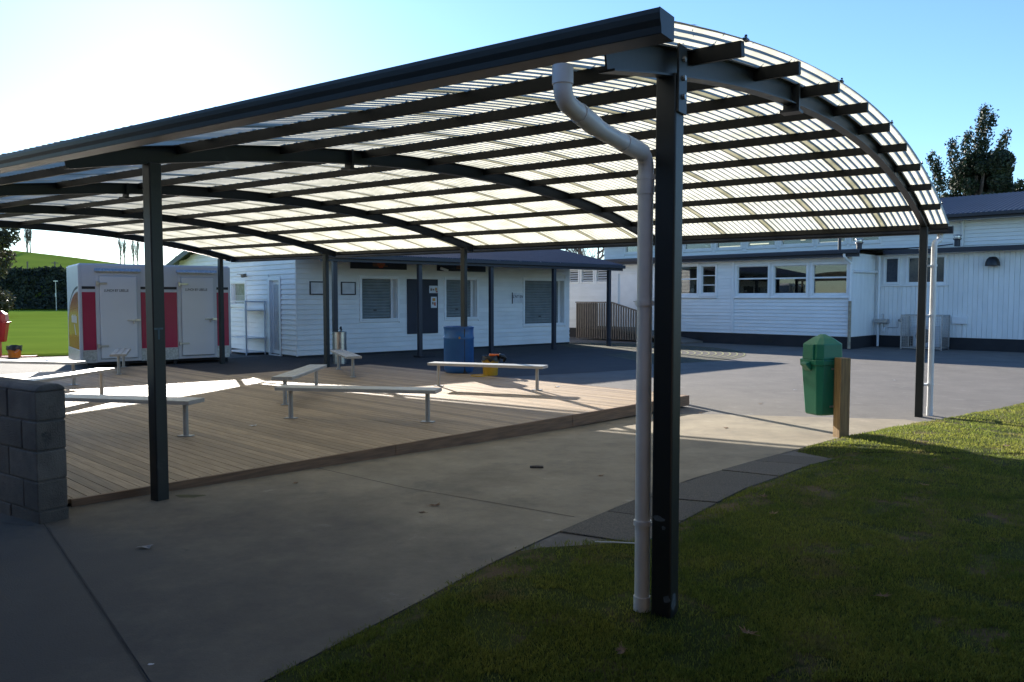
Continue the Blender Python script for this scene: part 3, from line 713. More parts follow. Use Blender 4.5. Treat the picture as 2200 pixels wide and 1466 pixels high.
def lettering(txt, size, m, parent, mat4, name='lettering'):
    cu = bpy.data.curves.new('text', 'FONT'); cu.body = txt; cu.size = size; cu.extrude = .0008; cu.resolution_u = 2; cu.offset = size * .012
    to = bpy.data.objects.new('text', cu); COL.objects.link(to); bpy.context.view_layer.update()
    me = bpy.data.meshes.new_from_object(to.evaluated_get(bpy.context.evaluated_depsgraph_get())); bpy.data.objects.remove(to); bpy.data.curves.remove(cu)
    me.transform(mat4); me.materials.clear(); me.materials.append(m)
    return link(name, me, m, parent)
RX = Matrix.Rotation(pi / 2, 4, 'X')
lettering("L'NT EN", .12, INK, sg, Matrix.Translation((7.515, -.0432, 1.60)) @ RX)
lettering('T', .12, pm('chalk_blue', (.10, .16, .19), .8), p2, Matrix(((0, 0, 1, BAYS[1] + .0478), (1, 0, 0, -.042), (0, 1, 0, 1.30), (0, 0, 0, 1))))
# camera and lamp on wall
cv = part('security_camera', MB().bar((4.70, -.03, 2.47), (4.72, -.12, 2.47), .03, .03).bar((4.57, -.12, 2.49), (4.80, -.19, 2.41), .08, .07), TRIM, can, bev=.006)
sc = part('security_camera', MB().bar((-.03, 3.28, 2.27), (-.16, 3.24, 2.23), .09, .09).bar((-.03, 3.30, 2.29), (-.05, 3.9, 2.31), .015, .015), GREYT, can, bev=.006)
# screen door with diamond mesh
dr = part('screen_door', MB(), TRIM, can)
dr.data = None if False else dr.data
mb = MB(); a, b, c, d = DOOR
pbox(mb, PLW, a + .02, a + .09, -.08, -.045, c + .02, d - .02); pbox(mb, PLW, b - .09, b - .02, -.08, -.045, c + .02, d - .02); pbox(mb, PLW, a + .09, b - .09, -.08, -.045, d - .11, d - .02); pbox(mb, PLW, a + .09, b - .09, -.08, -.045, c + .02, c + .12)
bpy.data.objects.remove(dr); dr = part('screen_door', mb, TRIM, can, bev=.003)
part('inner_door', pbox(MB(), PLW, a + .02, b - .02, -.1, -.09, c, d), pm('blue_grey_door', (.20, .23, .30), .5), dr)
mb = MB(); st = .07; a0, a1, z0, z1 = a + .09, b - .09, c + .12, d - .11; zz = z0 - 1
while zz < z1:
    for sg_ in (1, -1):
        p0, p1 = [a0, zz], [a1, zz + (a1 - a0) * 1.8]
        zA, zB = (zz, zz + (a1 - a0) * 1.8); q0, q1 = max(zA, z0), min(zB, z1)
        if q1 > q0 + .01:
            x0 = a0 + (q0 - zA) / 1.8; x1 = a0 + (q1 - zA) / 1.8
            if sg_ < 0: x0, x1 = a0 + a1 - x0, a0 + a1 - x1
            mb.bar(PLW(x0, -.062 - .002 * sg_, q0), PLW(x1, -.062 - .002 * sg_, q1), .009, .009)
    zz += st
part('diamond_mesh', mb, TRIM, dr, kind='stuff'); part('door_handle', pbox(MB(), PLW, a + .04, a + .07, -.045, -.02, 1.02, 1.14), GALV, dr)
frame(can, PLW, a, b, c, d, .1, .045, -.1, name='door_frame')
frame(can, PLW, *LWIN, .08, .045, -.1); part('pane', pbox(MB(), PLW, LWIN[0] + .02, LWIN[1] - .02, -.09, -.085, LWIN[2] + .02, LWIN[3] - .02), pm('frosted_pane', (.32, .34, .28), .15, (.20, .22, .16), scale=9), can)
mb = MB()
for k in range(9): mb.bar(PLW(LWIN[0] + .03, -.05, 1.43 + k * .03), PLW(LWIN[1] - .03, -.05, 1.43 + k * .03), .006, .006)
part('window_mesh', mb, TRIM, can, kind='stuff')
# roof: two corrugated planes, fascia, verandah posts, barge boards
def corr(x0, x1, y0, z0, y1, z1, pitch=.076, amp=.009, npp=6):
    n_ = int((x1 - x0) / pitch * npp); L = sqrt((y1 - y0) ** 2 + (z1 - z0) ** 2); ny, nz = -(z1 - z0) / L, (y1 - y0) / L
    vs = [];
    for j in range(2):
        for k in range(n_ + 1):
            h = amp * cos(2 * pi * k / npp); vs.append((x0 + (x1 - x0) * k / n_, (y0, y1)[j] + ny * h, (z0, z1)[j] + nz * h))
    return MB().add(vs, [(k, k + 1, n_ + 2 + k, n_ + 1 + k) for k in range(n_)])
rx0, rx1 = -.32, 10.65
rfp = part('roof', corr(rx0, rx1, -2.03, rz(-2.03) + .04, RT, rz(RT) + .04), ROOFB, can); part('roof', corr(rx0, rx1, RT, rz(RT) + .041, CD + .5, rz(CD + .5) + .041), ROOFB, can)
part('ridge_cap', MB().prism([(RT - .2, rz(RT - .2) + .055), (RT, rz(RT) + .06), (RT + .2, rz(RT - .2) + .055), (RT + .2, rz(RT - .2) + .065), (RT, rz(RT) + .075), (RT - .2, rz(RT - .2) + .065)], lambda a_, p: (a_, p[0], p[1]), rx0, rx1), ROOFB, can)
part('fascia', MB().box(rx0, rx1, -2.0, -1.965, 2.49, 2.655), NAVY, can, bev=.004)
part('verandah_gutter', MB().box(rx0 - .02, rx1 + .02, -2.10, -2.005, 2.565, 2.67), NAVY, can, bev=.01)
mb = MB()
for x in (rx0, rx1 - .03):
    for ta, tb in ((-1.96, RT), (RT, CD + .5)): mb.prism([(ta, rz(ta) - .13), (tb, rz(tb) - .13), (tb, rz(tb) + .025), (ta, rz(ta) + .025)], lambda a_, p: (a_, p[0], p[1]), x, x + .03)
part('barge_board', mb, NAVY, can)
mb = MB()
for k in range(13):
    x = .1 + k * .85; mb.prism([(-1.96, rz(-1.96) - .1), (0, rz(0) - .1), (0, rz(0) + .02), (-1.96, rz(-1.96) + .02)], lambda a_, p: (a_, p[0], p[1]), x, x + .045)
part('verandah_rafter', mb, NAVY, can)
for s in (.12, 2.63, 5.1, 7.6, 10.1):
    po = part('verandah_post', MB().box(s - .055, s + .055, -1.93, -1.82, 0, 2.5), NAVY, can, bev=.006)
part('post_base', MB().box(2.53, 3.0, -2.05, -1.7, 0, .05), PLINTH, can, bev=.01)

# ------------------------------------------------------------------ coolroom trailer
T0 = (-9.74, 17.76); TRZ = atan2(.588, .809)
tr = thing('coolroom_trailer', 'pale coolroom trailer with crimson panels and two lettered doors', 'trailer', (*T0, 0), TRZ)
TL, TD, TH = 3.35, 2.0, 2.36
part('body', MB().box(0, TL, 0, TD, .20, TH), TRAILW, tr, bev=.02)
part('roof', MB().box(.03, TL - .03, .03, TD - .03, TH, TH + .02), TRAILW, tr, bev=.01)
part('chassis', MB().box(.15, TL - .1, .12, TD - .1, .06, .20).box(.9, 1.0, .1, .2, 0, .1).box(2.0, 2.06, .06, .12, 0, .2).box(3.2, 3.28, .1, .2, 0, .1), PLINTH, tr)
for sx in (.6, 1.3): part('wheel', MB().tube([(2.3 + .0 * sx, .2 + sx, .18), (2.3, .35 + sx, .18)], .18, 18), BLACK, tr)
PT = lambda a, o, z: (a, -o, z); PTS = lambda a, o, z: (-o, a, z)
for a0, a1 in ((.06, .33), (1.28, 2.08), (3.01, 3.29)):
    part('crimson_panel', pbox(MB(), PT, a0, a1, 0.0, .006, .41, 1.73), CRIMSON, tr); part('stripe', pbox(MB(), PT, a0, a1, 0, .006, 1.80, 1.86), INK, tr)
    part('checker_plate', pbox(MB(), PT, a0 - .01, a1 + .01, 0, .012, .12, .40), CHECK, tr)
part('corner_trim', MB().box(-.012, .05, -.010, .05, .12, TH - .03), TRAILW, tr, bev=.008)
for k, (a0, a1) in enumerate(((.41, 1.19), (2.17, 2.92))):
    mb = MB(); pbox(mb, PT, a0 - .075, a0, 0, .03, .13, 2.17); pbox(mb, PT, a1, a1 + .075, 0, .03, .13, 2.17); pbox(mb, PT, a0, a1, 0, .029, 2.10, 2.17); pbox(mb, PT, a0, a1, 0, .029, .13, .20); part('door_frame', mb, TRAILW, tr, bev=.004)
    d_ = part('door', pbox(MB(), PT, a0 + .006, a1 - .006, 0, .075, .21, 2.09), TRAILD, tr, bev=.012)
    for z in (.50, 1.93):
        part('hinge', pbox(pbox(MB(), PT, a0 - .06, a0 + .16, .076, .094, z - .022, z + .022), PT, a0 - .07, a0 - .02, .03, .10, z - .05, z + .05), STEEL, d_, bev=.006)
    part('latch', pbox(pbox(pbox(MB(), PT, a1 - .05, a1 + .06, .03, .11, 1.05, 1.11), PT, a1 - .22, a1 - .05, .09, .11, 1.065, 1.095), PT, a1 - .10, a1 - .07, .076, .115, 1.0, 1.06), STEEL, d_, bev=.005)
    lettering('LUNCH BY LIBELLE', .082, INK, d_, Matrix.Translation((a0 + .09, -.0758, 1.74 if k == 0 else 1.77)) @ Matrix.Diagonal((.74, 1, 1, 1)) @ RX)
    hd = MB(); hd.prism([(0, 2.19), (.07, 2.19), (.07, 2.21), (.02, 2.27), (0, 2.27)], lambda a, p: PT(a, p[0], p[1]), a0 - .09, a1 + .09); part('door_hood', hd, CHECK, tr)
# printed side: red sweep over a yellow band
def print_mat():
    m = pm('side_print', (.30, .012, .045), .25); N, L = m.node_tree.nodes, m.node_tree.links
    tc = N.new('ShaderNodeTexCoord'); sp = N.new('ShaderNodeSeparateXYZ'); L.new(tc.outputs['Object'], sp.inputs[0])
    nz = N.new('ShaderNodeTexNoise'); nz.inputs['Scale'].default_value = 3; L.new(tc.outputs['Object'], nz.inputs['Vector'])
    ad = N.new('ShaderNodeMath'); ad.operation = 'MULTIPLY_ADD'; ad.inputs[1].default_value = .22; L.new(nz.outputs['Fac'], ad.inputs[0]); L.new(sp.outputs['Z'], ad.inputs[2])
    r = N.new('ShaderNodeValToRGB'); mr = N.new('ShaderNodeMapRange'); mr.inputs['From Min'].default_value = .4; mr.inputs['From Max'].default_value = 1.9; L.new(ad.outputs[0], mr.inputs[0]); L.new(mr.outputs[0], r.inputs[0])
    e = r.color_ramp.elements; e[0].color = (.36, .03, .03, 1); e[0].position = 0; e[1].color = (.30, .012, .04, 1); e[1].position = .82
    for pos, c in ((.12, (.42, .07, .02, 1)), (.26, (.40, .02, .02, 1)), (.32, (.55, .30, .05, 1)), (.62, (.55, .33, .07, 1)), (.70, (.42, .10, .05, 1))):
        q = e.new(pos); q.color = c
    L.new(r.outputs[0], N['Principled BSDF'].inputs['Base Color']); return m
mb = MB(); n_ = 14; top = []
for k in range(n_ + 1):
    a = .04 + 1.8 * k / n_; top.append((a, 1.74 - .95 * (1 - sqrt(max(0, 1 - (k / n_ * .98) ** 2)))))
mb.prism([(.04, .42)] + [(1.84, .42)] + top[::-1], lambda o_, p: PTS(p[0], o_, p[1]), 0, .006); part('side_print', mb, print_mat(), tr)
for dz, wd, m_ in ((.10, .05, INK), (.045, .035, TRAILD)):
    mb = MB()
    for (a, z), (a2, z2) in zip(top, top[1:]): mb.prism([(a, z + dz - wd / 2), (a2, z2 + dz - wd / 2), (a2, z2 + dz + wd / 2), (a, z + dz + wd / 2)], lambda o_, p: PTS(p[0], o_, p[1]), 0, .0065)
    part('sweep_stripe', mb, m_, tr)
mb = MB()
for k in range(5): pbox(mb, PTS, 0.45 + k * .17, .54 + k * .17, .0062, .008, 1.02, 1.18 + .03 * (k % 2))
mb.prism([(.55, .74), (.62, .74), (.85, .98), (.80, .99)], lambda o_, p: PTS(p[0], o_, p[1]), .0062, .008); part('print_mark', mb, PAPER, tr)
part('checker_plate', pbox(MB(), PTS, .02, TD - .05, 0, .012, .12, .40), CHECK, tr)

# ------------------------------------------------------------------ wire rack beside the canteen door
t = thing('shelf_rack', 'empty white metal shelf rack standing beside the screen door', 'rack', (C0[0] - .33 * .758 - 2.6 * .652, C0[1] - .33 * .652 + 2.6 * .758, 0), CRZ2)
for x in (-.27, .27):
    for y in (-.68, .68): part('leg', MB().box(x - .018, x + .018, y - .018, y + .018, 0, 1.52), TRAILD, t, bev=.003)
for z in (.06, .46, 1.24, 1.48):
    mb = MB().box(-.29, .29, -.70, .70, z, z + .02)
    if z > 1.3: mb = MB().box(-.29, -.25, -.7, .7, z, z + .035).box(.25, .29, -.7, .7, z, z + .035).box(-.25, .25, -.7, -.66, z, z + .034).box(-.25, .25, .66, .7, z, z + .034)
    part('shelf', mb, TRAILD, t)

# ------------------------------------------------------------------ hall
W0 = (7.055, 27.94); HRZ = atan2(-.695, .719)
hall = thing('school_hall', 'long white weatherboard hall with clerestory windows above a flat lean-to roof', 'building', (*W0, 0), HRZ)
PH = lambda a, o, z: (a, -o, z)
PH2 = lambda a, o, z: (a, 2.0 - o, z)
PRW = lambda a, o, z: (4.85 + o, a, z)
HX0, HX1, HX2 = -13., 4.85, 16.
ops = [(-2.32, -.57, 1.70, 2.74), (-.40, .16, 1.72, 2.72), (.99, 2.12, 1.69, 2.67), (2.32, 3.43, 1.69, 2.66), (3.64, 4.72, 1.69, 2.66), (-4.05, -3.2, .50, 2.54)]
LV = [(-6.55, -6.04, 2.25, 2.73), (-5.86, -5.28, 2.25, 2.73), (-5.10, -4.59, 2.25, 2.73)]
core(hall, PH, HX0, HX1, .0, 2.86, ops + LV, WHITE); 
wboards(hall, PH, HX0, HX1 - .05, .38, 2.86, .118, [(a - .06, b + .06, c - .06, d + .06) for a, b, c, d in ops[:5]] + [(a - .06, b + .06, 0, d + .06) for a, b, c, d in ops[5:]] + LV, WHITE)
part('plinth', MB().box(HX0, HX1 + .01, -.012, -.002, -.05, .375).box(HX1 + .002, HX1 + .012, -.002, 2.0, -.05, .375).box(HX1 + .012, HX2, 1.985, 1.995, -.05, .375), PLINTH, hall)
mb = MB()
for a in (-9, -6, -3.2, -.4, 2.2): mb.box(a - .09, a + .09, -.016, -.0125, .13, .26)
part('vent', mb, BLACK, hall)
wins = [(ops[0], 2, 1), (ops[1], 1, 3), (ops[2], 1, 2), (ops[3], 1, 2), (ops[4], 1, 2)]
for (a, b, c, d), nx_, nz_ in wins:
    f = frame(hall, PH, a, b, c, d, .075, .05, -.1)
    mb = MB()
    if nz_ == 2: pbox(mb, PH, a + .021, b - .021, -.075, -.02, c + (d - c) * .545, c + (d - c) * .545 + .05)
    elif nz_ == 3:
        for k in (1, 2): part('glazing_bar', pbox(MB(), PH, a + .021, b - .021, -.075, -.03, c + (d - c) * k / 3 - .015, c + (d - c) * k / 3 + .015), TRIM, f, bev=.003)
    else:
        part('mullion', pbox(MB(), PH, (a + b) / 2 - .04, (a + b) / 2 + .04, -.075, -.018, c + .021, d - .021), TRIM, f, bev=.003)
        pbox(mb, PH, a + .021, b - .021, -.073, -.02, c + (d - c) * .53, c + (d - c) * .53 + .05)
    pbox(mb, PH, a + .021, b - .021, -.079, -.025, c + .021, c + .065); part('glazing_bar', mb, TRIM, f, bev=.003)
    part('pane', pbox(MB(), PH, a + .021, b - .021, -.062, -.058, c + .021, d - .021), GLASS, f)
part('sill', pbox(pbox(MB(), PH, .90, 4.80, .03, .085, 1.585, 1.625), PH, -2.42, .25, .03, .085, 1.59, 1.63), TRIM, hall, bev=.004)
mb = MB(); pbox(mb, PH, .80, .88, .03, .048, .40, 2.84); part('cover_strip', mb, TRIM, hall)
mb = MB(); pbox(mb, PH, 4.79, 4.87, .0, .05, .38, 2.86); part('corner_trim', mb, TRIM, hall)
# paper dot in the window and window contents
part('window_dot', MB().tube([(-.80, .07, 1.88), (-.80, .073, 1.88)], .07, 14), PAPER, hall)
# interior of the lean-to
part('interior', MB().box(-8, 4.7, 4.0, 4.05, .3, 2.8).box(-8, 4.7, .2, 4, .40, .45).box(-8, 4.7, .12, 4, 2.87, 2.9).box(-8.05, -8, .2, 4, .3, 2.8).box(4.7, 4.75, .2, 4, .3, 2.8), ROOM, hall)
# louvre vents
for a, b, c, d in LV:
    lv = part('louvre_vent', pbox(pbox(pbox(MB(), PH, a - .05, a, 0, .045, c - .05, d + .05), PH, b, b + .05, 0, .045, c - .05, d + .05), PH, a, b, 0, .044, c - .05, c), TRIM, hall)
    part('vent_back', pbox(MB(), PH, a, b, -.12, -.11, c, d), BLACK, lv)
    for k in range(5):
        z = c + .02 + k * .096; part('louvre_blade', MB().prism([(-.06, z + .055), (.02, z), (.025, z + .008), (-.055, z + .063)], lambda q, p: PH(q, p[0], p[1]), a, b), TRIM, lv)
# door up a ramp
a, b, c, d = ops[5]; dd = part('door', pbox(MB(), PH, a + .02, b - .02, -.07, -.03, c, d - .02), TRIM, hall, bev=.004); frame(hall, PH, a, b, c, d, .06, .04, -.08, name='door_frame'); part('handle', pbox(MB(), PH, b - .14, b - .08, -.03, .02, 1.45, 1.48), GALV, dd)
# lean-to roof, fascia and gutters
part('fascia', MB().box(HX0, HX1 + .38, -.42, -.39, 2.86, 3.05), NAVY, hall, bev=.004); part('soffit', MB().box(HX0, HX1 + .35, -.39, -.03, 2.862, 2.872), TRIM, hall)
part('gutter', MB().box(HX0, HX1 + .40, -.53, -.425, 2.95, 3.06), NAVY, hall, bev=.012)
part('lean_to_roof', MB().prism([(-.45, 3.055), (4.2, 3.30), (4.2, 3.33), (-.45, 3.085)], lambda a_, p: (a_, p[0], p[1]), HX0, HX1 + .36), ROOFD, hall)
part('lean_to_roof', MB().prism([(1.6, 3.10), (4.2, 3.25), (4.2, 3.28), (1.6, 3.13)], lambda a_, p: (a_, p[0], p[1]), HX1 + .362, HX2), ROOFD, hall)
part('fascia', MB().box(HX1 + .385, HX2, 1.58, 1.61, 2.98, 3.11), NAVY, hall, bev=.004); part('soffit', MB().box(HX1 + .38, HX2, 1.612, 2.0, 2.985, 2.995), TRIM, hall)
# set-back wall with vertical boards
op2 = [(5.18, 5.57, 2.09, 2.88), (5.87, 6.93, 2.08, 2.88)]
core(hall, PH2, HX1, HX2, 0, 2.985, op2, WHITE, name='wall')
def vboards(P, a0, a1, z0, z1, p_, ops_, nm='vertical_board'):
    a = a0
    while a < a1 - .02:
        b_ = min(a + p_, a1); inside = [o for o in ops_ if o[0] < b_ - .005 and o[1] > a + .005]
        for q0, q1 in subtract(z0, z1, [(o[2], o[3]) for o in inside]):
            mb = MB(); mb.prism([(a + .001, 0), (b_ - .006, 0), (b_ - .006, .014), (b_ - .016, .02), (a + .010, .02), (a + .001, .014)], lambda z, p: P(p[0], p[1], z), q0, q1); part(nm, mb, WHITE, hall)
        a = b_
vboards(PH2, HX1 + .05, HX2, .38, 2.985, .135, [(a - .06, b + .06, c - .06, d + .06) for a, b, c, d in op2])
vboards(PRW, .02, 1.97, .38, 2.86, .098, []); part('wall', MB().box(HX1 - .1, HX1 - .002, .0, 2.0, 0, 3.0), WHITE, hall)
for a, b, c, d in op2:
    f = frame(hall, PH2, a, b, c, d, .06, .04, -.08); part('pane', pbox(MB(), PH2, a + .021, b - .021, -.06, -.055, c + .021, d - .021), pm('obscure_pane', (.05, .06, .08), .12, (.03, .04, .06), scale=14), f)
part('sill', pbox(MB(), PH2, 5.02, 7.05, .02, .07, 1.97, 2.02), TRIM, hall, bev=.004)
# upper storey
US = 4.2
PU = lambda a, o, z: (a, US - o, z)
UW = [(-6.75, -5.55, 3.60, 4.12)] + [(a, b, 3.60, 4.12) for a, b in ((-3.69, -2.45), (-2.2, -1.12), (-.80, .32), (.59, 1.79), (2.02, 3.0), (3.24, 4.19))]
core(hall, PU, -7.95, HX2, 3.2, 4.45, UW, WHITE, name='upper_wall')
wboards(hall, PU, -7.95, HX2, 3.32, 4.4, .125, [(a - .06, b + .06, c - .08, d + .06) for a, b, c, d in UW], WHITE)
for i, (a, b, c, d) in enumerate(UW):
    f = frame(hall, PU, a, b, c, d, .075, .05, -.1); part('pane', pbox(MB(), PU, a + .021, b - .021, -.06, -.055, c + .021, d - .021), GLASS, f)
    part('glazing_bar', pbox(MB(), PU, a + .021, b - .021, -.08, -.03, c + .021, c + .06), TRIM, f)
    if i in (1, 4): part('blind', pbox(MB(), PU, a + .03, b - (.35 if i == 1 else .5), -.10, -.095, c + .06, d - .02), BLINDM, f)
part('upper_wall', MB().box(-7.95, -7.85, US + .1, 14, 0, 4.4).box(-7.95, HX2, 14, 14.1, 0, 4.4), WHITE, hall)
part('upper_interior', MB().box(-7.8, HX2, 13.8, 13.9, .5, 4.9).box(-7.8, HX2, US + .15, 13.8, 4.40, 4.42).box(-7.8, HX2, US + .15, 13.8, .5, .55), ROOM, hall)
TUBE = emit_mat('fluorescent_tube', (1, .88, .68), .6)
for a, z in ((-3.0, 3.86), (-1.95, 3.92), (-.35, 3.80), (-.35, 4.0), (1.2, 3.84), (2.75, 3.80), (3.9, 3.94), (4.3, 3.80), (-6.2, 3.85)):
    part('fluorescent_light', MB().box(a - .62, a + .62, 6.95, 7.05, z - .02, z + .025), TUBE, hall)
# main roof
rr0, rr1 = US - .6, 9.2
part('main_roof', corr(-8.4, HX2, rr0, 4.33, rr1, 5.52, .15, .012, 6), ROOFB, hall); part('main_roof', corr(-8.4, HX2, rr1, 5.521, 14.8, 4.33, .15, .012, 6), ROOFB, hall)
part('upper_fascia', MB().box(-8.4, HX2, rr0 + .02, rr0 + .05, 4.13, 4.30), NAVY, hall); part('upper_gutter', MB().box(-8.4, HX2, rr0 - .10, rr0 + .017, 4.21, 4.32), NAVY, hall, bev=.01); part('upper_soffit', MB().box(-8.4, HX2, rr0 + .05, US, 4.14, 4.15), TRIM, hall)
mb = MB()
for x in (-8.4, HX2 - .03): mb.prism([(rr0, 4.2), (rr1, 5.39), (rr1, 5.5), (rr0, 4.31)], lambda a_, p: (a_, p[0], p[1]), x, x + .03)
part('barge_board', mb, NAVY, hall)
part('rain_pipe', MB().tube([(6.85, US - .08, 4.2), (6.85, US - .08, 3.3)], .045, 10), PVC, hall, smooth=True)
# roof flues
for x, y in ((4.62, 1.2), (7.0, 3.0)):
    zb_ = 3.05 + (y + .45) * .053
    fl = part('flue', MB().tube([(x, y, zb_), (x, y, zb_ + .2)], .085, 14), ROOFD, hall, smooth=True); part('cowl', MB().lathe([(0, .20), (.10, .20), (.125, .23), (.125, .26), (.10, .28), (.10, .33), (.13, .34), (.12, .36), (0, .38)], 16, (x, y, zb_)), STEEL, fl, smooth=True)
part('vent_pipe', MB().tube([(4.15, .8, 3.1), (4.15, .8, 3.62)], .05, 10), ROOFD, hall, smooth=True)
part('roof_cable', MB().tube([(5.6, 2.4, 3.21), (6.3, 2.7, 3.235), (6.9, 2.95, 3.31)], .02, 6), ROOFD, hall)
# hall downpipes at the inner corner
o = part('rain_pipe', MB().tube(ell([(4.80, -.47, 2.96), (4.80, -.47, 2.86), (4.87, -.12, 2.66), (4.87, -.12, 2.55), (4.87, -.12, .02)], .07), .04, 10), TRIM, hall, smooth=True)
part('lower_sleeve', MB().tube([(4.87, -.12, .02), (4.87, -.12, 1.5)], .048, 10), pm('rusty_cream_pipe', (.42, .36, .26), .6, (.25, .2, .14), scale=10), o, smooth=True)
part('rain_pipe', MB().tube([(5.02, 1.9, 2.95), (5.02, 1.9, .02)], .04, 10), TRIM, hall, smooth=True)
part('waste_pipe', MB().tube([(4.90, .05, 2.42), (4.93, 1.9, 2.44)], .045, 10), TRIM, hall, smooth=True)
# wall light, basin, tap, meter box
wl = part('wall_light', MB().lathe([(.20, 0), (.19, .10), (.15, .20), (.09, .26), (.0, .27)], 18, (8.28, 1.78, 2.55)).box(8.22, 8.34, 1.80, 1.98, 2.68, 2.76), BLACK, hall, smooth=True); part('diffuser', MB().lathe([(0, .02), (.175, .02)], 18, (8.28, 1.78, 2.55)), pm('pale_diffuser', (.5, .5, .45), .5), wl)
bs = part('wash_basin', MB().box(4.98, 5.36, 1.70, 1.975, .78, .92), STEEL, hall, bev=.02); part('waste_trap', MB().tube(ell([(5.17, 1.84, .78), (5.17, 1.84, .55), (5.24, 1.84, .50), (5.24, 1.84, .64), (5.24, 1.97, .64)], .04), .022, 8), TRIM, bs, smooth=True); part('tap', MB().tube(ell([(5.17, 1.93, .92), (5.17, 1.93, 1.07), (5.17, 1.80, 1.07), (5.17, 1.80, 1.03)], .03), .012, 8), STEEL, bs, smooth=True)
part('wall_tap', MB().tube([(5.3, 1.965, .64), (5.62, 1.965, .64), (5.62, 1.965, .9), (5.78, 1.965, .9)], .01, 6).bar((5.66, 1.96, .9), (5.74, 1.84, .84), .05, .05).bar((5.74, 1.9, .96), (5.74, 1.9, .86), .06, .02), GALV, hall)
part('meter_box', MB().box(7.2, 7.62, 1.90, 1.98, .80, 1.02).box(7.3, 7.32, 1.965, 1.98, .4, .80).box(7.5, 7.52, 1.965, 1.98, .4, .80), TRIM, hall, bev=.006)
# fire hydrant-like items left off; air conditioner in its cage
ac = thing('caged_air_conditioner', 'grey air conditioning unit inside a wire cage against the vertical boards', 'air conditioner', (W0[0] + 6.55 * .719 + 1.55 * .695, W0[1] - 6.55 * .695 + 1.55 * .719, 0), HRZ)
part('unit', MB().box(-.30, .42, -.12, .24, .08, .74), TRAILW, ac, bev=.02); part('fan_grille', MB().tube([(.0, -.125, .42), (.0, -.13, .42)], .23, 20), GREYT, ac)
mb = MB(); 
for x in (-.58, .58):
    for y in (-.36, .36): mb.box(x - .018, x + .018, y - .018, y + .018, 0, 1.08)
for z in (.05, 1.06):
    for y in (-.36, .36): mb.box(-.562, .562, y - .015, y + .015, z - .015, z + .015)
    for x in (-.58, .58): mb.box(x - .015, x + .015, -.342, .342, z - .015, z + .015)
part('cage_frame', mb, GALV, ac)
mb = MB()
for k in range(22):
    x = -.56 + 1.12 * k / 21; mb.box(x - .003, x + .003, -.363, -.357, .06, 1.05)
for k in range(20):
    z = .08 + .96 * k / 19; mb.box(-.56, .56, -.3632, -.3572, z - .003, z + .003); mb.box(.577, .583, -.34, .34, z - .003, z + .003); mb.box(-.583, -.577, -.34, .34, z - .003, z + .003)
for k in range(13):
    y = -.34 + .68 * k / 12; mb.box(.5772, .5832, y - .003, y + .003, .06, 1.05); mb.box(-.5832, -.5772, y - .003, y + .003, .06, 1.05)
part('wire_mesh', mb, GALV, ac, kind='stuff')
# ramp with balustrade
rp = thing('entry_ramp', 'weathered timber ramp with slatted balustrade at the hall side door', 'ramp', (W0[0] - 3.9 * .719 - .9 * .695, W0[1] + 3.9 * .695 - .9 * .719, 0), HRZ)
part('landing', MB().box(-1.1, .7, -.45, .88, .40, .48), GREYT, rp, bev=.005)
mb = MB().prism([(.7, .40), (3.6, .0), (3.6, .06), (.7, .48)], lambda y, p: (p[0], y, p[1]), -.45, .88); part('ramp_deck', mb, GREYT, rp)
hz = lambda x: 1.42 if x < .55 else 1.42 - (x - .55) * .15 * 1.7
for k in range(31):
    x = -1.1 + k * .11; 
    if x > 2.2: break
    part('baluster', MB().box(x - .022, x + .022, -.50, -.455, .06, hz(x) - .02), GREYT, rp)
part('handrail', MB().bar((-1.15, -.475, 1.43), (.55, -.475, 1.43), .09, .045).bar((.55, -.475, 1.43), (2.3, -.475, hz(2.3)), .09, .045), GREYT, rp, bev=.004)
for k in range(9): part('baluster', MB().box(-1.15, -1.11, -.4 + k * .14, -.36 + k * .14, .06, 1.40), GREYT, rp)

# ------------------------------------------------------------------ green bin on a timber post
t = thing('bin_post', 'short square timber post holding the green litter bin', 'post', (3.70, 8.80, 0), radians(12))
gp = gz(8.8)
part('shaft', MB().box(-.062, .062, -.062, .062, -.05, .93), TIMB, t, bev=.006)
bn = thing('litter_bin', 'green plastic litter bin with pointed lid hung on timber post', 'bin', (3.56, 9.02, 0), radians(20))
def oct_ring(rx_, ry_, z, ch=.32):
    c_ = ch; return [(-rx_ + rx_ * c_, -ry_, z), (rx_ - rx_ * c_, -ry_, z), (rx_, -ry_ + ry_ * c_, z), (rx_, ry_ - ry_ * c_, z), (rx_ - rx_ * c_, ry_, z), (-rx_ + rx_ * c_, ry_, z), (-rx_, ry_ - ry_ * c_, z), (-rx_, -ry_ + ry_ * c_, z)]
def loft(rings, cap=True):
    mb = MB(); n_ = len(rings[0]); vs = [p for r in rings for p in r]
    fs = [(i * n_ + k, i * n_ + (k + 1) % n_, (i + 1) * n_ + (k + 1) % n_, (i + 1) * n_ + k) for i in range(len(rings) - 1) for k in range(n_)]
    if cap: fs += [tuple(range(n_))[::-1], tuple(range((len(rings) - 1) * n_, len(rings) * n_))]
    return mb.add(vs, fs)
part('tub', loft([oct_ring(.135, .12, .265), oct_ring(.150, .135, .285), oct_ring(.19, .17, .84)]), GRNP, bn, bev=.006)
part('rim', loft([oct_ring(.205, .185, .84), oct_ring(.208, .188, .90)]), GRNP, bn, bev=.006)
part('lid', loft([oct_ring(.185, .168, .902), oct_ring(.180, .162, 1.075), oct_ring(.175, .157, 1.08), oct_ring(.10, .087, 1.14), oct_ring(.022, .02, 1.185)]), GRNP, bn, bev=.006)
part('lid_back', MB().box(-.205, -.18, -.08, .08, .90, 1.075), GRNP, bn, bev=.006)
part('hook', MB().prism([(-.20, .885), (-.27, .86), (-.275, .845), (-.20, .77)], lambda y, p: (p[0], y, p[1]), -.05, .05), GRNP, bn, bev=.006)
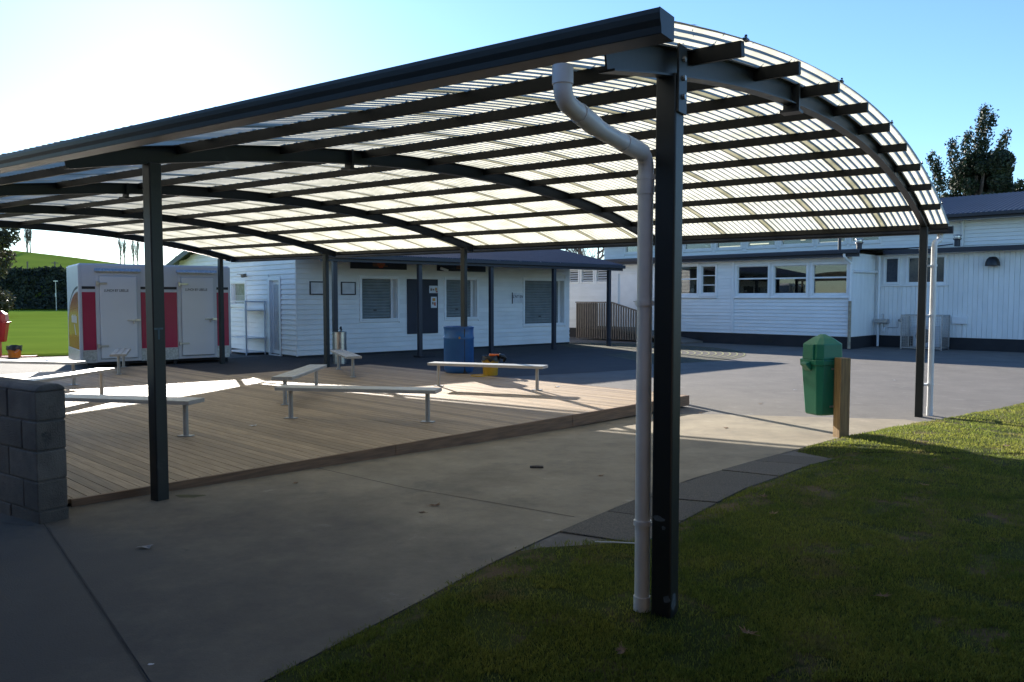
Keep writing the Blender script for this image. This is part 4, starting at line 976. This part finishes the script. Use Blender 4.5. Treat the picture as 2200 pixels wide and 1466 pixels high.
part('mounting_strap', MB().box(-.02, .19, -.176, -.17, .79, .81).box(-.02, .16, -.16, -.15, .36, .38), GALV, bn)

# ------------------------------------------------------------------ red bin and orange bucket at the left edge
t = thing('litter_bin', 'red plastic litter bin on a post beside the sports field', 'bin', (-13.80, 21.15, 0), radians(15))
part('tub', loft([oct_ring(.17, .15, .42), oct_ring(.24, .21, .92)]), REDP, t, bev=.01); part('rim', loft([oct_ring(.27, .24, .92), oct_ring(.27, .24, .96)]), REDP, t, bev=.006); part('lid', loft([oct_ring(.235, .21, .96), oct_ring(.22, .2, 1.16), oct_ring(.11, .1, 1.25)]), REDP, t, bev=.01); part('stand', MB().box(-.06, .06, -.06, .06, 0, .43).box(-.3, .9, -.12, .12, 0, .03), REDP, t)
def bucket(t, r, h, m):
    part('pail', MB().lathe([(0, .004), (r * .86, .004), (r * .87, .0), (r, h), (r * 1.04, h), (r * 1.04, h - .03), (r * 1.01, h - .035), (r * .985, h - .035), (r * .97, h), (r * .85, .02), (0, .02)], 22), m, t, smooth=True)
    part('bail_handle', MB().tube([(r * cos(a) * 1.04, -.02 - r * .75 * sin(a), h - .05 - .12 * sin(a)) for a in [pi * k / 10 for k in range(11)]], .004, 5), GALV, t)
t = thing('bucket', 'orange bucket lined with a black bag beside the red bin', 'bucket', (-13.31, 21.05, 0)); bucket(t, .165, .30, ORNG)
def bag(t, r, h, drop, seed):
    random.seed(seed); rings = []
    for rr_, zz in ((r * .55, h - .08), (r * .9, h + .0), (r * 1.0, h + .02), (r * 1.1, h + .01), (r * 1.12, h - drop * .5), (r * 1.13, h - drop)):
        rings.append([(rr_ * (1 + random.uniform(-.05, .07)) * cos(a), rr_ * (1 + random.uniform(-.05, .07)) * sin(a), zz + random.uniform(-.03, .03)) for a in [2 * pi * k / 20 for k in range(20)]])
    mb = loft(rings, False); part('bin_bag', mb, BLACK, t, smooth=True)
bag(t, .165, .30, .09, 3)

# ------------------------------------------------------------------ things by the far posts
dx_, dy_ = -1.02, 15.08
t = thing('drum', 'blue plastic drum standing behind the middle far canopy post', 'drum', (dx_, dy_, DZ))
part('shell', MB().lathe([(0, 0), (.24, 0), (.265, .02), (.278, .06), (.288, .12), (.288, .64), (.296, .655), (.296, .675), (.288, .69), (.282, .82), (.287, .845), (.292, .86), (.292, .885), (.272, .885), (.268, .85), (.262, .2), (0, .2)], 32), BLUED, t, smooth=True)
part('padlock', MB().box(.02, .05, -.335, -.30, .66, .70), pm('brass', (.5, .36, .12), .35, metal=1), t, bev=.004)
t = thing('bucket', 'yellow bucket with a black bag over its rim beside the blue drum', 'bucket', (-.40, 14.55, DZ)); bucket(t, .155, .33, YELL); bag(t, .155, .33, .05, 5)
mb = MB().bar((-.02, -.06, .38), (.17, -.05, .375), .05, .035); part('scoop', mb, ORNG, t, bev=.008)
part('bag_knot', MB().tube([(.16, -.08, .36), (.24, -.06, .35), (.27, -.02, .31), (.25, .0, .25)], [.05, .045, .04, .02], 8), BLACK, t, smooth=True)
t = thing('pail_cover', 'yellow bucket lid lying on the deck between drum and bucket', 'lid', (-.60, 14.38, DZ)); part('disc', MB().lathe([(0, .01), (.14, .01), (.145, .02), (.155, .02), (.155, .0), (0, .0)], 24), YELL, t, smooth=True)
t = thing('drinking_fountain', 'stainless steel drinking fountain column with a tap by canteen wall', 'fountain', (-4.18, 19.1, 0))
part('column', MB().lathe([(0, 0), (.165, 0), (.165, .75), (.172, .755), (.172, .775), (.15, .78), (.12, .76), (0, .755)], 28), STEEL, t, smooth=True); part('tap', MB().tube([(.02, .06, .76), (.02, .06, .84), (.02, -.02, .88), (.02, -.05, .86)], .014, 8).tube([(.02, .09, .80), (.02, .06, .90)], .02, 8), BLACK, t, smooth=True)

# ------------------------------------------------------------------ litter and fallen leaves
random.seed(11)
def leaf_mesh(k):
    pts = []; n_ = 11
    for i in range(n_ * 2):
        a = 2 * pi * i / (n_ * 2); r = .06 * (1.0 if i % 2 == 0 else .55) * random.uniform(.75, 1.15) * (1.2 if abs(a - pi / 2) < .5 else 1); pts.append((r * cos(a) * .8, r * sin(a), .022 * (r / .06) ** 2 * random.uniform(.3, 1.2)))
    mb = MB(); mb.add([(0, 0, .004)] + pts, [(0, 1 + i, 1 + (i + 1) % (2 * n_)) for i in range(2 * n_)]); mb.tube([(0, -.03, .006), (.01, -.09, .015)], .0018, 4); return mb.mesh('leaf')
LM = [leaf_mesh(k) for k in range(4)]
LEAFL = [(1.82, 5.64, 'curled brown leaf on the lawn just right of the pavers'), (3.18, 6.0, 'reddish dry leaf alone in the middle of the shaded lawn'), (4.01, 7.05, 'brown leaf on the shaded lawn close to the shadow edge'), (1.76, 3.67, 'small leaf low on the lawn right of the near post'),
         (.99, 3.24, 'brown leaf near the bottom edge right of the near post'), (.44, 3.1, 'crumpled leaf near the bottom edge left of the near post'), (4.9, 7.75, 'leaf on the lawn just inside the sunlit strip at the right edge'), (6.2, 8.8, 'leaf on the sunlit lawn at the right edge furthest from the camera'), (1.72, 5.12, 'small leaf on the shaded lawn behind the near post')]
for i, (x, y, lab) in enumerate(LEAFL):
    o = link('fallen_leaf', LM[i % 4], DRYLEAF, loc=(x, y, lawnz(x, y) + .02)); o.rotation_euler = (random.uniform(-.3, .3), random.uniform(-.3, .3), random.random() * 6); s = random.uniform(.45, .75); o.scale = (s, s, s)
    tag(o, lab, 'leaf', 'fallen leaves on the lawn')
for i, (x, y, lab) in enumerate([(2.6, 9.5, 'tan leaf on the sunlit concrete between downpipe and bin post'), (2.62, 10.9, 'dry leaf caught by the right end of the deck'), (-.62, 5.35, 'larger of the two small leaves together on the shaded concrete'), (-.55, 5.55, 'smaller of the two small leaves together on the shaded concrete'), (.75, 6.6, 'small leaf on the concrete just left of the pavers'), (-1.75, 6.3, 'small dark leaf on the concrete near the joint by the deck')]):
    o = link('fallen_leaf', LM[(i + 1) % 4], DRYLEAF, loc=(x, y, gz(y) + .008)); o.rotation_euler = (0, 0, random.random() * 6); s = random.uniform(.35, .75); o.scale = (s, s, s * .7)
    tag(o, lab, 'leaf', 'fallen leaves on the concrete')
def litter(x, y, z, s, lab, m=PAPER):
    pts = [(s * random.uniform(.6, 1.2) * cos(a), s * .55 * random.uniform(.6, 1.2) * sin(a), random.uniform(0, s * .3)) for a in [2 * pi * k / 9 for k in range(9)]]
    mb = MB().add([(0, 0, s * .25)] + pts, [(0, 1 + k, 1 + (k + 1) % 9) for k in range(9)]); o = part('litter', mb, m); o.location = (x, y, z + .003); o.rotation_euler = (0, 0, random.random() * .6)
    tag(o, lab, 'litter')
litter(-2.15, 4.55, gz(4.55) + .006, .05, 'torn grey scrap of card on the dark concrete near the block wall', pm('grey_card', (.30, .29, .29), .7))
litter(-1.44, 3.07, gz(3.05) + .006, .014, 'small white paper scrap on the concrete at the bottom edge')
litter(-2.89, 8.73, DZ, .04, 'crumpled white wrapper on the shaded deck boards')
litter(.72, 12.55, DZ, .06, 'white wrapper in the sun by the right leg of the drum bench')
litter(3.76, 11.85, 0, .04, 'tan paper scrap on sunlit asphalt left of the green bin', pm('tan_paper', (.42, .32, .22), .7))
for x, y, lab in ((4.9, 13.6, 'white scrap on sunlit asphalt between green bin and far post'), (5.1, 13.4, 'tiny white scrap beside another on asphalt right of the bin'), (2.9, 14.2, 'white scrap on sunlit asphalt beyond the deck end'), (7.4, 15.2, 'white scrap on asphalt at the right near the lawn'), (-10.2, 17.0, 'white paper scrap on asphalt left of the coolroom trailer'), (-12.6, 21.0, 'white paper scrap beside the orange bucket')):
    litter(x, y, .002, .03, lab)
o = part('stick', MB().tube([(-.06, 0, .01), (.0, .004, .012), (.06, 0, .01)], .012, 6), BARK); o.location = (.22, 6.95, gz(6.95) + .006); tag(o, 'short dark stick lying on the concrete path', 'stick')
o = part('straw', MB().tube([(-.14, 0, .03), (.0, -.03, .035), (.13, -.035, .03)], .004, 5), PAPER); o.location = (.62, 4.50, lawnz(.7, 4.5)); tag(o, 'pale straw lying on the lawn left of the white downpipe', 'straw')

# ------------------------------------------------------------------ far left: hill, bank, trees, poles
def hillz(x, y):
    cr = interp(x, [(-300, 17), (-160, 16), (-139, 14.8), (-123, 13.0), (-104, 10.4), (-90, 7.6), (-70, 4.5), (-40, 2.2), (200, 1.0)])
    base = 5.4 * min(1, max(0, (-35 - x) / 20)); t = (y - 98) / 8
    if t < 1: return max(-.3, base * t * t * (3 - 2 * t) - .05)
    k = min(1, (y - 106) / 114); k2 = k * k * (3 - 2 * k)
    z = base + (max(cr, base) - base) * (.55 * k + .45 * k2) if y < 220 else max(cr, base) - (y - 220) * .05
    return z + .25 * sin(x * .11 + y * .07) * k * (1 - k)
hy = [97, 98, 99.5, 101, 102.5, 104, 105, 106, 108] + [112 + i * 6 for i in range(19)] + [226, 240, 260, 300]
hx = [-330 + i * 6 for i in range(60)]
mb = MB(); vs = [(x, y, hillz(x, y)) for y in hy for x in hx]; n_ = len(hx)
mb.add(vs, [(i * n_ + k, i * n_ + k + 1, (i + 1) * n_ + k + 1, (i + 1) * n_ + k) for i in range(len(hy) - 1) for k in range(n_ - 1)])
o = part('hill', mb, HILLM, smooth=True); o['kind'] = 'structure'
def leafquads(cs, size):
    n_ = len(cs); cs = np.asarray(cs); a = rng.normal(size=(n_, 3)); a /= np.linalg.norm(a, axis=1)[:, None]; b = rng.normal(size=(n_, 3)); b -= a * (a * b).sum(1)[:, None]; b /= np.linalg.norm(b, axis=1)[:, None]
    s = size * rng.uniform(.5, 1.3, n_)[:, None]; l = s * rng.uniform(.9, 1.8, n_)[:, None]
    V = np.stack([cs - a * l, cs + b * s * .6, cs + a * l, cs - b * s * .6], 1).reshape(-1, 3); return V, np.arange(4 * n_).reshape(-1, 4)
def blobpts(lobes, n_, shell=.55):
    w_ = np.array([l[1][0] * l[1][1] * l[1][2] for l in lobes]) ** .67; k = rng.choice(len(lobes), n_, p=w_ / w_.sum())
    d = rng.normal(size=(n_, 3)); d /= np.linalg.norm(d, axis=1)[:, None]; r = (shell + (1 - shell) * rng.random(n_))[:, None]
    c = np.array([l[0] for l in lobes])[k]; R_ = np.array([l[1] for l in lobes])[k]; return c + d * r * R_
# scrub covering the bank
P_ = []
for _ in range(26000):
    x = random.uniform(-92, -48); y = random.uniform(98, 106.2); P_.append((x, y - .4, hillz(x, y) + abs(random.gauss(0, .16)) * (1 + .6 * sin(x * .9) * sin(x * .37)) - .1))
V, F = leafquads(P_, .24); o = link('bank_scrub', npmesh('bank_scrub', V, F, LEAFS, 4), LEAFS); tag(o, 'dark scrub covering the steep bank behind the sports field', 'scrub', kind='stuff')
def tree(name, label, loc, lobes, n_, size, trunk, m, group=None, extra=None):
    t = thing(name, label, 'tree', loc, group=group); mb = MB(); mb.tube([(0, 0, -.2), (.05, 0, trunk * .5), (0, .05, trunk)], [.05 * trunk * .6 + .1, .035 * trunk * .6 + .08, .06], 9)
    for l in lobes: mb.tube([(0, 0, min(trunk * .6, l[0][2] * .6)), (l[0][0] * .5, l[0][1] * .5, l[0][2] * .8), tuple(l[0])], [.10, .07, .03], 6)
    part('trunk', mb, BARK, t, smooth=True); P_ = blobpts(lobes, n_)
    if extra is not None: P_ = np.concatenate([P_, extra])
    V, F = leafquads(P_, size); part_o = link('crown', npmesh('crown', V, F, m, 4), m, t); return t
lb = []
for k in range(80):
    z = 1.0 + 12 * (k / 79); r = 4.2 * (1 - ((z - 4.5) / 10.5) ** 2 * .8) * random.uniform(.55, 1.08); a = random.random() * 2 * pi; lb.append(((r * .72 * cos(a), r * .72 * sin(a), z), (random.uniform(.9, 1.5), random.uniform(.9, 1.5), random.uniform(.7, 1.2))))
tree('evergreen_tree', 'tall dark evergreen tree at the left edge before the hill', (-41.8, 60, 0), lb, 45000, .14, 11, LEAFB)
lb = []
for k in range(70):
    z = 4 + 5.4 * (k / 69); r = 2.7 * (1 - max(0, (z - 6) / 4.6) ** 1.8) * random.uniform(.35, 1.05); a = random.random() * 2 * pi; lb.append(((.45 + r * .8 * cos(a), r * .8 * sin(a), z), (random.uniform(.3, .75), random.uniform(.3, .75), random.uniform(.35, .75))))
ex = []
for (bx, bz_, tx, tz, nn) in ((-.2, 9, .3, 12.3, 260), (.0, 9, .75, 11.9, 160), (.6, 8.6, 1.6, 10.9, 130), (-1.2, 8, -1.5, 10.4, 150), (-1.9, 7.6, -2.7, 9.7, 130), (-.9, 8.6, -.6, 10.9, 140), (-2.0, 7, -2.3, 9.3, 100), (1.7, 7.2, 2.5, 8.2, 90)):
    for _ in range(nn * 5):
        q = random.random() ** .8; ex.append((bx + (tx - bx) * q + random.gauss(0, .20 * (1.15 - q)), random.gauss(0, .25), bz_ + (tz - bz_) * q + random.gauss(0, .12)))
tree('conifer_tree', 'dark shaggy conifer with loose top shoots behind the hall roof', (26.3, 45, 0), lb, 60000, .075, 8.5, LEAFD, extra=np.array(ex))
# leafless trees
def grow(mb, p, d, L, r, lvl, up, spread, nseg=3):
    pts = [p]; q = Vector(p); dd = Vector(d).normalized()
    for k in range(nseg):
        dd = (dd + Vector((random.gauss(0, .10), random.gauss(0, .10), up * .15))).normalized(); q = q + dd * L / nseg; pts.append(q.copy())
    mb.tube(pts, [r * (1 - .45 * k / nseg) for k in range(nseg + 1)], 5 if lvl > 1 else 3, False)
    if lvl <= 0: return
    for k in range(4 if lvl > 1 else 4):
        j = random.randint(1, nseg); a = random.random() * 2 * pi
        nd = (dd + Vector((cos(a), sin(a), up)) * spread).normalized(); grow(mb, pts[j], nd, L * random.uniform(.5, .75), r * .5, lvl - 1, up, spread, nseg)
def bare(name, label, loc, stems, L, r, lvl, up, spread, group=None):
    t = thing(name, label, 'tree', loc, group=group); mb = MB(); 
    mbt = MB()
    for s in range(stems):
        a = 2 * pi * s / max(1, stems) + .4; b0 = Vector((.5 * cos(a), .5 * sin(a), 0)) if stems > 1 else Vector((0, 0, 0))
        mbt.tube([b0 - Vector((0, 0, .5)), b0 + Vector((0, 0, L * .5)), b0 * 1.2 + Vector((0, 0, L * .95))], [r, r * .75, r * .35], 6)
        for k in range(9 if stems > 1 else 7):
            z = L * (.18 + .72 * k / 9); a2 = random.random() * 6.28; grow(mb, b0 + Vector((0, 0, z)), (cos(a2) * spread, sin(a2) * spread, up), L * .35 * (1.1 - .6 * k / 9), r * .55, lvl, up, spread)
    part('trunk', mbt, BARK, t, smooth=True); part('branch', mb, BARK, t, kind='stuff'); return t
for i, (x, h, st_, lab) in enumerate([(-133.1, 6.6, 3, 'leafless triple stemmed poplar alone on the crest of the hill'), (-107.3, 7.0, 2, 'leafless poplar on the hill just left of the canopy post'), (-103.6, 7.2, 2, 'leafless poplar on the hill touching the canopy post on its left'), (-97.5, 6.0, 1, 'leafless poplar just right of the canopy post'), (-92.4, 5.2, 1, 'thin leafless poplar above the coolroom trailer roof')]):
    bare('poplar_tree', lab, (x, 218, hillz(x, 218) - .2), st_, h, .16, 2, 1.3, .45, 'bare poplars on the hill')
bare('bare_tree', 'low leafless bushy tree beside the canteen gable on the hill', (-88.6, 218, hillz(-88.6, 218) - .2), 3, 4.6, .12, 2, .6, .9)
bare('bare_tree', 'spreading leafless tree between canteen roof and hall', (4.4, 45, 0), 2, 5.0, .13, 3, .6, 1.0)
t = thing('light_pole', 'slim grey light pole standing against the dark bank', 'pole', (-56.0, 97, 0)); part('shaft', MB().tube([(0, 0, 0), (0, 0, 3.6)], [.06, .04], 8), GALV, t, smooth=True); part('lamp_head', MB().box(-.25, .25, -.08, .08, 3.6, 3.7), TRIM, t); part('sign_plate', MB().box(-.07, .07, -.08, -.06, 1.75, 2.2), PAPER, t)
for x, lab in ((-65.5, 'left wooden fence post on the hill edge above bank'), (-61.8, 'right wooden fence post with crossarm on the hill edge')):
    t = thing('fence_post', lab, 'post', (x, 107, hillz(x, 107)), group='fence posts on the hill'); part('shaft', MB().box(-.07, .07, -.07, .07, -.2, 1.1), GREYT, t)
    if x > -63: part('crossarm', MB().box(-.45, .45, -.05, .05, .85, .95), GREYT, t)
t = thing('field_shed', 'small grey shed below the evergreen at the far edge of the field', 'shed', (-65.0, 96.5, 0)); part('wall', MB().box(-3, 1.5, 0, 1.6, 0, 1.15), ROOFB, t); part('roof', MB().box(-3.1, 1.6, -.1, 1.7, 1.15, 1.22), GALV, t)
